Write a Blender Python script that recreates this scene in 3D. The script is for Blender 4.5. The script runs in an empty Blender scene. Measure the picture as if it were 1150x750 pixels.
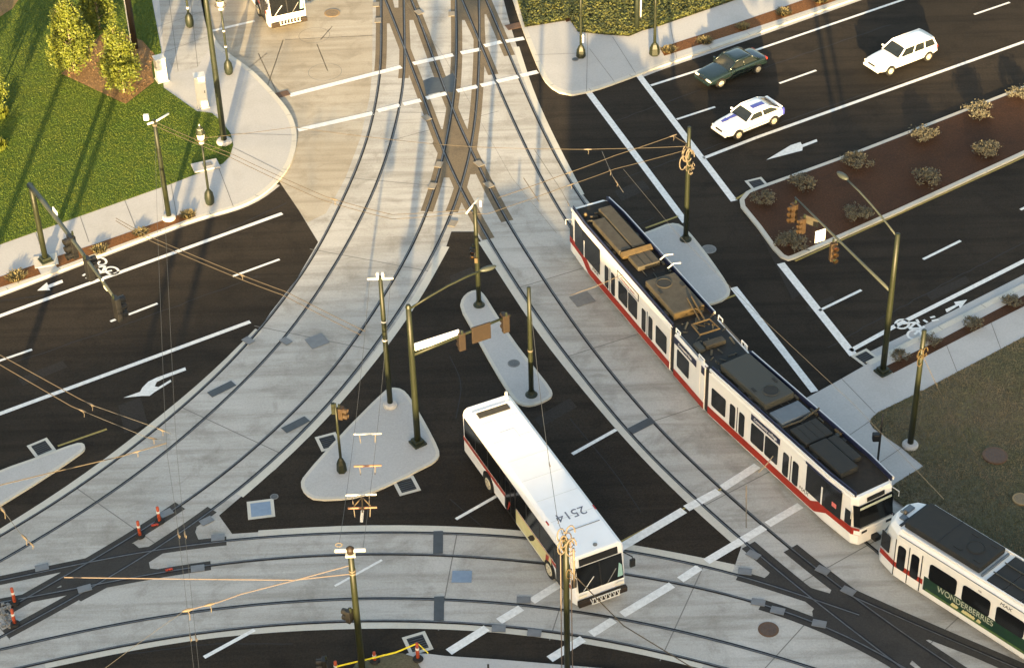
import bpy, bmesh, math, random
import numpy as np
from mathutils import Vector, Matrix
random.seed(7); RNG = np.random.default_rng(7)
SC = bpy.context.scene
COL = SC.collection
R = math.radians

# ------------------------------------------------------------------ camera (fitted to the photograph, metres)
F, TH, RO, H = 2300.0, 0.6587785364, -0.0315221638, 65.47763601
CX, CY = 575.0, 375.0
fw = np.array([0, math.cos(TH), -math.sin(TH)]); rt0 = np.array([1.0, 0, 0]); up0 = np.cross(rt0, fw)
c_, s_ = math.cos(RO), math.sin(RO)
rt = c_*rt0 + s_*up0; up = -s_*rt0 + c_*up0

def at(x, y, z=0.0):
    """survey point: photo position -> world point at height z"""
    d = fw + rt*(x-CX)/F - up*(y-CY)/F
    t = (z-H)/d[2]
    return (float(t*d[0]), float(t*d[1]), float(z))

def ats(pts, z=0.0):
    return [at(x, y, z) for x, y in pts]

def crop(ox, oy, s, pts):
    return [(ox + x/s, oy + y/s) for x, y in pts]

def ht(bx, by, yt):
    g = at(bx, by); lo, hi = 0.0, 25.0
    for _ in range(40):
        m = (lo+hi)/2
        d = np.array([g[0], g[1], m-H]); y = CY - F*(d@up)/(d@fw)
        if y > yt: lo = m
        else: hi = m
    return lo

# ------------------------------------------------------------------ mesh helper
class MB:
    def __init__(s): s.v = []; s.f = []; s.m = []
    def _add(s, vs, fs, m=0):
        o = len(s.v); s.v += [tuple(map(float, v)) for v in vs]
        for f in fs: s.f.append(tuple(i+o for i in f)); s.m.append(m)
        return s
    def box(s, c, d, m=0, rz=0, rot=None):
        x, y, z = d[0]/2, d[1]/2, d[2]/2
        P = [Vector(p) for p in ((-x,-y,-z),(x,-y,-z),(x,y,-z),(-x,y,-z),(-x,-y,z),(x,-y,z),(x,y,z),(-x,y,z))]
        M = rot if rot is not None else Matrix.Rotation(rz, 3, 'Z')
        P = [M @ p + Vector(c) for p in P]
        return s._add(P, [(3,2,1,0),(4,5,6,7),(0,1,5,4),(1,2,6,5),(2,3,7,6),(3,0,4,7)], m)
    def poly(s, pts, m=0): return s._add(pts, [tuple(range(len(pts)))], m)
    def prism(s, pts, z0, z1, m=0, ms=None, bottom=False):
        """pts: 2D outline; top at z1, sides to z0"""
        a = sum(pts[i][0]*pts[(i+1) % len(pts)][1]-pts[(i+1) % len(pts)][0]*pts[i][1] for i in range(len(pts)))
        if a < 0: pts = pts[::-1]
        n = len(pts); o = len(s.v)
        s.v += [(p[0], p[1], z1) for p in pts] + [(p[0], p[1], z0) for p in pts]
        s.f.append(tuple(range(o, o+n))); s.m.append(m)
        if bottom: s.f.append(tuple(range(o+2*n-1, o+n-1, -1))); s.m.append(m)
        for i in range(n):
            j = (i+1) % n
            s.f.append((o+n+i, o+n+j, o+j, o+i)); s.m.append(m if ms is None else ms)
        return s
    def flat(s, pts, z, m=0):
        a = sum(pts[i][0]*pts[(i+1) % len(pts)][1]-pts[(i+1) % len(pts)][0]*pts[i][1] for i in range(len(pts)))
        if a < 0: pts = pts[::-1]
        return s.poly([(p[0], p[1], z) for p in pts], m)
    def ribbon(s, pts, w, z, m=0, off=0.0):
        L = offset(pts, off + w/2); Rr = offset(pts, off - w/2); n = len(pts)
        o = len(s.v)
        s.v += [(p[0], p[1], z) for p in L] + [(p[0], p[1], z) for p in Rr]
        for i in range(n-1):
            s.f.append((o+n+i, o+n+i+1, o+i+1, o+i)); s.m.append(m)
        return s
    def slabrib(s, pts, w, z0, z1, m=0, off=0.0):
        L = offset(pts, off + w/2); Rr = offset(pts, off - w/2)
        return s.prism([(p[0], p[1]) for p in Rr] + [(p[0], p[1]) for p in L[::-1]], z0, z1, m)
    def tube(s, pts, r, n=8, m=0, cap=True):
        pts = [Vector(p) for p in pts]; k = len(pts)
        rs = r if isinstance(r, (list, tuple)) else [r]*k
        o = len(s.v); prev = None
        for i, p in enumerate(pts):
            t = (pts[min(i+1, k-1)] - pts[max(i-1, 0)]).normalized()
            a = Vector((0,0,1)) if abs(t.z) < .9 else Vector((1,0,0))
            if prev is not None: a = prev
            u = (a - t*a.dot(t)).normalized(); w = t.cross(u); prev = u
            for j in range(n):
                an = 2*math.pi*j/n
                s.v.append(tuple(p + (u*math.cos(an) + w*math.sin(an))*rs[i]))
        for i in range(k-1):
            for j in range(n):
                s.f.append((o+i*n+j, o+i*n+(j+1) % n, o+(i+1)*n+(j+1) % n, o+(i+1)*n+j)); s.m.append(m)
        if cap:
            s.f.append(tuple(o+j for j in range(n-1, -1, -1))); s.m.append(m)
            s.f.append(tuple(o+(k-1)*n+j for j in range(n))); s.m.append(m)
        return s
    def lathe(s, prof, n=14, c=(0,0,0), m=0):
        o = len(s.v); k = len(prof)
        for r, z in prof:
            for j in range(n):
                a = 2*math.pi*j/n; s.v.append((c[0]+r*math.cos(a), c[1]+r*math.sin(a), c[2]+z))
        for i in range(k-1):
            for j in range(n):
                s.f.append((o+i*n+j, o+i*n+(j+1) % n, o+(i+1)*n+(j+1) % n, o+(i+1)*n+j)); s.m.append(m)
        s.f.append(tuple(o+j for j in range(n-1, -1, -1))); s.m.append(m)
        s.f.append(tuple(o+(k-1)*n+j for j in range(n))); s.m.append(m)
        return s
    def disc(s, c, r, ax, t, n=16, m=0):
        """short cylinder centred c with axis ax ('x','y','z'), thickness t"""
        A = {'x': Vector((1,0,0)), 'y': Vector((0,1,0)), 'z': Vector((0,0,1))}[ax]
        c = Vector(c); return s.tube([c-A*t/2, c+A*t/2], r, n, m)
    def loft(s, rings, m=0, mats=None, cap=True):
        n = len(rings[0]); o = len(s.v)
        for rg in rings: s.v += [tuple(map(float, p)) for p in rg]
        for i in range(len(rings)-1):
            for j in range(n):
                s.f.append((o+i*n+j, o+i*n+(j+1) % n, o+(i+1)*n+(j+1) % n, o+(i+1)*n+j)); s.m.append(m if mats is None else mats[j])
        if cap:
            s.f.append(tuple(o+j for j in range(n-1, -1, -1))); s.m.append(m)
            s.f.append(tuple(o+(len(rings)-1)*n+j for j in range(n))); s.m.append(m)
        return s
    def xz(s, pts, y, t, m=0):
        """upright plate: outline in x,z; from y to y+t"""
        n = len(pts); o = len(s.v)
        s.v += [(p[0], y, p[1]) for p in pts] + [(p[0], y+t, p[1]) for p in pts]
        s.f.append(tuple(range(o, o+n))); s.m.append(m)
        s.f.append(tuple(range(o+2*n-1, o+n-1, -1))); s.m.append(m)
        for i in range(n):
            j = (i+1) % n
            s.f.append((o+i, o+n+i, o+n+j, o+j)); s.m.append(m)
        return s
    def build(s, name, mats, parent=None, smooth=False, bevel=0, fix=True, sub=0):
        me = bpy.data.meshes.new(name)
        me.from_pydata(s.v, [], s.f)
        for m in (mats if isinstance(mats, (list, tuple)) else [mats]): me.materials.append(m)
        me.polygons.foreach_set('material_index', s.m)
        if fix:
            bm = bmesh.new(); bm.from_mesh(me)
            bmesh.ops.recalc_face_normals(bm, faces=bm.faces); bm.to_mesh(me); bm.free()
        if smooth: me.polygons.foreach_set('use_smooth', [True]*len(me.polygons))
        me.update()
        o = bpy.data.objects.new(name, me); COL.objects.link(o)
        if parent: o.parent = parent
        if bevel:
            b = o.modifiers.new('bevel', 'BEVEL'); b.width = bevel; b.segments = 2; b.limit_method = 'ANGLE'; b.angle_limit = R(35)
        if sub:
            b = o.modifiers.new('sub', 'SUBSURF'); b.levels = sub; b.render_levels = sub
        return o

def offset(pts, d):
    n = len(pts); out = []
    P = [(p[0], p[1]) for p in pts]
    for i in range(n):
        a = P[max(i-1, 0)]; b = P[min(i+1, n-1)]
        tx, ty = b[0]-a[0], b[1]-a[1]; l = math.hypot(tx, ty) or 1
        k = 1.0
        if 0 < i < n-1:
            ux, uy = P[i][0]-a[0], P[i][1]-a[1]; lu = math.hypot(ux, uy) or 1
            k = 1/max(.5, (ux*tx+uy*ty)/(lu*l))
        out.append((P[i][0]-ty/l*d*k, P[i][1]+tx/l*d*k))
    return out

def smoothline(pts, step=1.0, it=12):
    """resample a surveyed line in the plane and relax it"""
    P = np.array([(p[0], p[1]) for p in pts]); seg = np.r_[0, np.cumsum(np.linalg.norm(np.diff(P, axis=0), axis=1))]
    n = max(3, int(seg[-1]/step)); t = np.linspace(0, seg[-1], n)
    Q = np.c_[np.interp(t, seg, P[:, 0]), np.interp(t, seg, P[:, 1])]
    for _ in range(it):
        Q[1:-1] = .5*Q[1:-1] + .25*(Q[:-2]+Q[2:])
    return [tuple(q) for q in Q]

def rounded(pts, it=2):
    """corner cutting of a closed outline"""
    for _ in range(it):
        out = []
        n = len(pts)
        for i in range(n):
            a, b = pts[i], pts[(i+1) % n]
            out += [(a[0]*.75+b[0]*.25, a[1]*.75+b[1]*.25), (a[0]*.25+b[0]*.75, a[1]*.25+b[1]*.75)]
        pts = out
    return pts

def inset(pts, d):
    a = sum(pts[i][0]*pts[(i+1) % len(pts)][1]-pts[(i+1) % len(pts)][0]*pts[i][1] for i in range(len(pts)))
    sg = 1 if a > 0 else -1
    n = len(pts); out = []
    for i in range(n):
        p0, p1, p2 = pts[i-1], pts[i], pts[(i+1) % n]
        t1 = np.array([p1[0]-p0[0], p1[1]-p0[1]]); t1 /= np.linalg.norm(t1)+1e-9
        t2 = np.array([p2[0]-p1[0], p2[1]-p1[1]]); t2 /= np.linalg.norm(t2)+1e-9
        n1 = np.array([-t1[1], t1[0]])*sg; n2 = np.array([-t2[1], t2[0]])*sg
        b = n1+n2; b /= max(.35, (b@n1))
        out.append((p1[0]+b[0]*d, p1[1]+b[1]*d))
    return out

def thing(name, label, cat, loc=(0,0,0), rz=0, group=None):
    o = bpy.data.objects.new(name, None); COL.objects.link(o)
    o.empty_display_size = .3
    o.location = loc; o.rotation_euler = (0, 0, rz)
    return tag(o, label, cat, group)
def tag(o, label, cat, group=None):
    o['label'] = label; o['category'] = cat
    if group: o['group'] = group
    return o
def struct(o): o['kind'] = 'structure'; return o
def stuff(o): o['kind'] = 'stuff'; return o
def copy_tree(o, parent=None):
    c = o.copy(); COL.objects.link(c)
    if parent is not None: c.parent = parent
    for ch in list(o.children): copy_tree(ch, c)
    return c

def text_obj(name, txt, size, m, parent, M, shear=0, ext=0.004, xs=1.0):
    cu = bpy.data.curves.new(name, 'FONT'); cu.body = txt; cu.size = size; cu.extrude = ext; cu.shear = shear
    cu.align_x = 'CENTER'; cu.align_y = 'CENTER'
    tmp = bpy.data.objects.new(name+'_c', cu)
    me = bpy.data.meshes.new_from_object(tmp)
    bpy.data.objects.remove(tmp); bpy.data.curves.remove(cu)
    me.materials.clear(); me.materials.append(m)
    me.transform(M @ Matrix.Diagonal((xs, 1, 1, 1))); me.name = name
    o = bpy.data.objects.new(name, me); COL.objects.link(o)
    if parent: o.parent = parent
    return o

# ------------------------------------------------------------------ materials
def mat(name, col, rough=.7, col2=None, scale=6., amount=.5, bump=0., bscale=40., metal=0., spec=.4, speck=0., coat=0., detail=6., contrast=(.35, .65)):
    m = bpy.data.materials.new(name); m.use_nodes = True
    nt = m.node_tree; N = nt.nodes; L = nt.links
    b = N['Principled BSDF']
    b.inputs['Base Color'].default_value = (*col, 1); b.inputs['Roughness'].default_value = rough
    b.inputs['Metallic'].default_value = metal; b.inputs['Specular IOR Level'].default_value = spec
    if coat: b.inputs['Coat Weight'].default_value = coat; b.inputs['Coat Roughness'].default_value = .08
    tc = N.new('ShaderNodeTexCoord')
    src = None
    def mix(f, a, c, t='MIX', fac=None):
        x = N.new('ShaderNodeMix'); x.data_type = 'RGBA'; x.blend_type = t
        if fac is None: L.new(f, x.inputs['Factor'])
        else: x.inputs['Factor'].default_value = fac
        for v, i in ((a, 6), (c, 7)):
            if isinstance(v, tuple): x.inputs[i].default_value = (*v, 1)
            else: L.new(v, x.inputs[i])
        return x.outputs[2]
    def noise(sc, det=6., rg=.6):
        n = N.new('ShaderNodeTexNoise'); n.inputs['Scale'].default_value = sc; n.inputs['Detail'].default_value = det; n.inputs['Roughness'].default_value = rg
        L.new(tc.outputs['Object'], n.inputs['Vector']); return n.outputs['Fac']
    def ramp(f, lo, hi):
        r = N.new('ShaderNodeMapRange'); r.inputs[1].default_value = lo; r.inputs[2].default_value = hi
        L.new(f, r.inputs[0]); return r.outputs[0]
    cur = col
    if col2 is not None:
        f = ramp(noise(scale, detail), *contrast)
        mm = N.new('ShaderNodeMath'); mm.operation = 'MULTIPLY'; mm.inputs[1].default_value = amount; L.new(f, mm.inputs[0])
        cur = mix(mm.outputs[0], col, col2)
    if speck:
        f = ramp(noise(26., 3., .8), .3, .7)
        g = mix(f, (1-speck,)*3, (1+speck,)*3)
        cur = mix(None, cur, g, 'MULTIPLY', 1.0)
    if not isinstance(cur, tuple): L.new(cur, b.inputs['Base Color'])
    if bump:
        bp = N.new('ShaderNodeBump'); bp.inputs['Strength'].default_value = bump; bp.inputs['Distance'].default_value = .02
        L.new(noise(bscale, 5.), bp.inputs['Height']); L.new(bp.outputs[0], b.inputs['Normal'])
    m['mix'] = 1
    return m

def ground_mat(name, base, alt, stain, speck, big=.12, rough=.85, stain_amt=.5, bump=.15, streak=0., spec=.25, sdir=62, sscale=(.12, 1.6, 1)):
    """several scales of wear: broad patches, blotches, grain"""
    m = bpy.data.materials.new(name); m.use_nodes = True
    nt = m.node_tree; N = nt.nodes; L = nt.links; b = N['Principled BSDF']
    b.inputs['Roughness'].default_value = rough; b.inputs['Specular IOR Level'].default_value = spec
    tc = N.new('ShaderNodeTexCoord')
    def noise(sc, det, rg=.6, vec=None, dist=0.):
        n = N.new('ShaderNodeTexNoise'); n.inputs['Scale'].default_value = sc; n.inputs['Detail'].default_value = det
        n.inputs['Roughness'].default_value = rg; n.inputs['Distortion'].default_value = dist
        L.new(vec if vec else tc.outputs['Object'], n.inputs['Vector']); return n.outputs['Fac']
    def rng(f, a, c, lo=0., hi=1.):
        r = N.new('ShaderNodeMapRange'); r.inputs[1].default_value = a; r.inputs[2].default_value = c; r.inputs[3].default_value = lo; r.inputs[4].default_value = hi
        L.new(f, r.inputs[0]); return r.outputs[0]
    def mix(f, a, c, t='MIX'):
        x = N.new('ShaderNodeMix'); x.data_type = 'RGBA'; x.blend_type = t
        if isinstance(f, float): x.inputs['Factor'].default_value = f
        else: L.new(f, x.inputs['Factor'])
        for v, i in ((a, 6), (c, 7)):
            if isinstance(v, tuple): x.inputs[i].default_value = (*v, 1)
            else: L.new(v, x.inputs[i])
        return x.outputs[2]
    c = mix(rng(noise(big, 4.), .35, .65), base, alt)
    c = mix(rng(noise(.55, 7., .65, dist=.6), .5, .75, 0., stain_amt), c, stain)
    if streak:
        mp = N.new('ShaderNodeMapping'); mp.inputs['Rotation'].default_value = (0, 0, R(sdir)); mp.inputs['Scale'].default_value = sscale
        L.new(tc.outputs['Object'], mp.inputs['Vector'])
        c = mix(rng(noise(1., 4., .6, vec=mp.outputs[0]), .45, .7, 0., streak), c, stain)
    g = mix(rng(noise(9., 4., .75), .25, .75), (1-speck,)*3, (1+speck,)*3)
    c = mix(1.0, c, g, 'MULTIPLY')
    g = mix(rng(noise(34., 2., .8), .3, .7), (1-speck,)*3, (1+speck,)*3)
    c = mix(1.0, c, g, 'MULTIPLY')
    L.new(c, b.inputs['Base Color'])
    if bump:
        bp = N.new('ShaderNodeBump'); bp.inputs['Strength'].default_value = bump; bp.inputs['Distance'].default_value = .015
        L.new(noise(30., 4.), bp.inputs['Height']); L.new(bp.outputs[0], b.inputs['Normal'])
    return m

M = dict(
 asphalt=ground_mat('asphalt', (.0265,.0225,.0178), (.041,.0335,.0255), (.0135,.012,.0105), .34, stain_amt=.6, bump=1.6, rough=.95, streak=.6, spec=.12, sdir=-33, sscale=(.05, 1.3, 1)),
 fill_sunlit=ground_mat('sunlit_infill', (.135,.108,.07), (.17,.132,.085), (.06,.05,.036), .22, stain_amt=.6, bump=.3),  # sunlit copy of the track fill, the sun's brown put into the colour
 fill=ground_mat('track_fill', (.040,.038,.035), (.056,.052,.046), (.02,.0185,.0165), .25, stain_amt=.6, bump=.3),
 concrete=ground_mat('concrete', (.455,.447,.418), (.375,.365,.335), (.21,.196,.166), .15, stain_amt=.75, bump=.2, streak=.6, big=.16),  # broad stains are grime plus reflected-light bands put into the colour
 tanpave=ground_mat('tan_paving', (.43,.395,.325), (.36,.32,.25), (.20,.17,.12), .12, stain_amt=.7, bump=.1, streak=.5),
 walk=ground_mat('sidewalk_concrete', (.45,.445,.43), (.40,.395,.38), (.31,.30,.28), .11, stain_amt=.4, bump=.08),
 kerb=ground_mat('kerb_concrete', (.55,.53,.46), (.48,.46,.40), (.36,.34,.28), .08, bump=.08),
 mulch=ground_mat('mulch', (.043,.0185,.008), (.062,.027,.011), (.023,.0115,.006), .45, bump=1., stain_amt=.6),
 mulch_light=ground_mat('bark_chips', (.22,.13,.055), (.27,.17,.08), (.14,.08,.04), .35, bump=1.),
 mulch_rust=ground_mat('rusty_mulch', (.12,.052,.018), (.16,.07,.022), (.05,.025,.012), .45, bump=1.),
 lawn=ground_mat('lawn_soil', (.05,.085,.009), (.065,.095,.012), (.03,.06,.008), .3, bump=.6),
 drylawn=ground_mat('dry_lawn_soil', (.075,.08,.045), (.13,.105,.066), (.04,.047,.024), .35, bump=.6),
 cover=ground_mat('ivy_soil', (.045,.05,.015), (.06,.055,.02), (.02,.03,.01), .4, bump=.6),
 paint=mat('road_paint', (.78,.78,.75), .6, (.50,.50,.47), 5., .55, speck=.08),
 yellow=mat('yellow_paint', (.36,.27,.07), .6, (.2,.16,.05), 4., .7),
 rail=mat('rail_steel', (.15,.155,.16), .4, (.075,.075,.075), 3., .7, metal=.5),
 groove=mat('rail_groove', (.012,.012,.013), .8),
 joint=mat('joint', (.17,.165,.15), .9),
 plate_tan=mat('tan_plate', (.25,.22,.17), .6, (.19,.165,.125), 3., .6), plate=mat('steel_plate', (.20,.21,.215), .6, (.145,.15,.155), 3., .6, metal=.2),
 darkplate=mat('dark_steel', (.06,.07,.078), .55, (.04,.045,.05), 3., .6),
 grate=mat('grate_iron', (.012,.012,.012), .7),
 rust=mat('rusty_iron', (.13,.075,.042), .75, (.08,.045,.028), 6., .8),
 tan=mat('tan_iron', (.33,.22,.10), .7, (.25,.17,.08), 5., .8),
 grey=mat('grey_iron', (.2,.2,.19), .7, (.15,.15,.145), 5., .8),
 polegreen=mat('pole_green', (.015,.0185,.0065), .5, (.011,.014,.005), 4., .7),
 poledark=mat('pole_dark_green', (.020,.026,.014), .5, (.014,.018,.011), 4., .7),
 polegrey=mat('pole_greygreen', (.055,.062,.05), .5, (.04,.047,.036), 4., .7),
 white=mat('white_fitting', (.68,.67,.62), .5, (.5,.48,.42), 6., .6),
 cream=mat('cream_fitting', (.15,.125,.09), .6, (.10,.082,.06), 6., .7),
 orangefit=mat('orange_fitting', (.24,.12,.065), .6, (.17,.085,.045), 6., .7),
 wire=mat('grey_wire', (.11,.105,.09), .5), wiretan=mat('tan_wire', (.075,.062,.043), .6), wirepink=mat('pale_wire', (.15,.12,.10), .6),
 black=mat('black_metal', (.012,.012,.012), .5), signal=mat('signal_ochre', (.042,.024,.009), .6, (.026,.016,.007), 5., .7),
 red_l=mat('red_lens', (.06,.012,.008), .3), amb_l=mat('amber_lens', (.07,.035,.008), .3), grn_l=mat('green_lens', (.012,.035,.02), .3),
 sign=mat('sign_white', (.85,.85,.82), .45), signbrown=mat('sign_back', (.024,.015,.008), .6, (.017,.011,.006), 6., .8),
 buswhite=mat('bus_white', (.82,.82,.81), .35, (.76,.75,.73), 1.2, .5, coat=.3), busred=mat('bus_red', (.30,.035,.02), .4),
 tramwhite=mat('tram_white', (.80,.785,.745), .35, (.70,.685,.64), 1.5, .5, coat=.3), tramred=mat('tram_red', (.33,.022,.007), .5, (.24,.017,.006), 2., .6),
 glass=mat('dark_glass', (.008,.009,.010), .12, spec=.4), navy=mat('navy', (.016,.02,.05), .4),
 steelblue=mat('blue_grey_panel', (.11,.135,.16), .5, (.08,.1,.12), 3., .6),
 roofdark=mat('roof_dark', (.013,.0115,.0095), .9, (.024,.019,.013), 4., .8), roofunit=mat('roof_unit', (.046,.038,.025), .7, (.065,.058,.04), 3., .9, speck=.15),
 roofgrey=mat('roof_unit_grey', (.046,.046,.038), .7, (.042,.045,.04), 3., .9, speck=.15), roofblack=mat('roof_unit_black', (.022,.022,.020), .8, (.016,.018,.018), 3., .9),
 ochre=mat('ochre_metal', (.095,.066,.028), .6, (.06,.042,.018), 4., .8),
 adyellow=mat('ad_yellow', (.62,.56,.30), .5, (.5,.44,.2), 1.5, .8), adgreen=mat('ad_green', (.010,.032,.024), .45, (.012,.045,.02), 2.5, .9), adlime=mat('ad_lime', (.10,.17,.05), .5, (.05,.10,.03), 5., 1.),
 rubber=mat('rubber', (.014,.014,.014), .85), rim=mat('rim', (.62,.55,.40), .35, metal=.3),
 carwhite=mat('car_white', (.84,.84,.82), .3, coat=.5), carblue=mat('car_blue', (.05,.06,.30), .35, coat=.4), cardark=mat('car_dark', (.008,.016,.016), .25, coat=.6), cargreen=mat('car_green', (.012,.045,.035), .3, coat=.5),
 lamp=mat('lamp_glass', (.75,.72,.62), .25), tail=mat('tail_lamp', (.35,.03,.02), .35), seat=mat('interior', (.38,.32,.2), .8),
 cone=mat('cone_orange', (.38,.065,.025), .6, (.28,.05,.02), 8., .6), tape=mat('caution_tape', (.62,.56,.04), .5),
 bark=mat('bark', (.36,.30,.20), .85, (.25,.20,.13), 8., .8), leaf=mat('leaf', (.128,.145,.012), .6, (.085,.115,.014), 3., .8), leaf2=mat('leaf_dark', (.06,.09,.014), .6, (.09,.11,.018), 3., .8),
 drygrass=mat('dry_grass', (.17,.14,.06), .8, (.12,.10,.05), 5., .8), twig=mat('twig', (.10,.045,.025), .85), shrub=mat('grey_shrub', (.13,.122,.085), .85, (.085,.078,.055), 6., .8),
 blade=mat('grass_blade', (.062,.108,.008), .7, (.10,.128,.011), .7, .9), bladedry=mat('dry_blade', (.15,.155,.085), .8, (.23,.18,.115), .6, .9), ivy=mat('ivy_leaf', (.15,.145,.035), .6, (.06,.08,.02), 1.4, .9),
 box=mat('cabinet', (.60,.60,.56), .5, (.5,.5,.46), 3., .6), wall=mat('building_wall', (.36,.33,.28), .8, (.3,.27,.23), .5, .7),
 skin=mat('skin', (.45,.28,.2), .6), flag=mat('flag_sticker', (.62,.16,.14), .5), gblue=mat('greenish_glass', (.25,.42,.40), .2),
 bluep=mat('blue_plate', (.20,.27,.36), .5, (.15,.21,.29), 4., .7), beige=mat('beige_strip', (.45,.47,.36), .4),
)
# ------------------------------------------------------------------ ground
g = MB().box((0, 60, -.25), (1600, 1600, .5)).build('ground', M['asphalt']); struct(g)

# concrete trackway and plaza
TW = ([(225, -40), (236, 40), (262, 66), (300, 98), (326, 130), (330, 160), (322, 190), (312, 203)] + crop(280, 180, 3.75, [(135, 90), (290, 345), (200, 500), (90, 640)]) +
      crop(0, 370, 3.75, [(1090, 2), (900, 200), (740, 330), (500, 520), (330, 650), (180, 745)]) + crop(0, 560, 7.5, [(0, 268)]) +
      [(-60, 636), (-60, 790), (50.7, 749.7), (146.7, 728.7), (220, 715.3), (290, 708.7), (350, 705), (408, 703.3), (480, 703), (546.7, 705), (580, 707), (661, 720), (720, 731), (790, 749.5), (830, 762), (1250, 860), (1250, 742),
       (1150, 669), (1085, 621), (1040, 587), (1003, 557), (960, 522), (930, 497), (830, 412), (735, 305), (690, 262), (653, 217), (632.8, 180), (617.9, 149), (605, 123), (593.3, 94.5), (580, 51), (572, 25), (555, -40)])
o = MB().flat(ats(TW), .004).build('trackway', M['concrete']); struct(o)
# tan paving of the bus lane and plaza
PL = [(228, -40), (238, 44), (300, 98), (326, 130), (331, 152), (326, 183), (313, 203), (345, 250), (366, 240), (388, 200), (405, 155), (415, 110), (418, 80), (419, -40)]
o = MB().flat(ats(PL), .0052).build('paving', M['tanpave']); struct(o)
# asphalt wedge between the two curves, with its own small triangle
A1 = ([(506.9, 260.3), (533.6, 260.3), (541.3, 273.3), (560, 302.7), (580, 334), (592, 353.3), (610.7, 380), (634.7, 410), (674.7, 458), (704, 493), (735, 527), (765.3, 557), (790, 579), (814.7, 600), (832.7, 613.3), (825.3, 635.3),
       (792, 628.7), (753.3, 620.7), (705, 613.3), (650, 604), (597, 598), (560, 595), (506.7, 592.7), (466.7, 590.5), (420, 589.5), (378.7, 590.5), (320, 594), (290, 597.3), (260.7, 599.3), (246, 578.7), (269.3, 558.7), (290, 542),
       (309.3, 527), (333.3, 503.3), (360, 476), (384, 449), (410.7, 416.7), (428, 394), (448, 368), (469.3, 337.3), (490, 299), (500.5, 279)])
o = MB().flat(ats(A1), .009).build('road', M['asphalt']); struct(o)

# lighter kerb strips that edge the tracks
def strip(pts, w, name='track_edge', m='kerb', z=.0075):
    o = MB().ribbon(smoothline(ats(pts), 1.2, 6), w, z).build(name, M[m]); struct(o); return o

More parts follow.
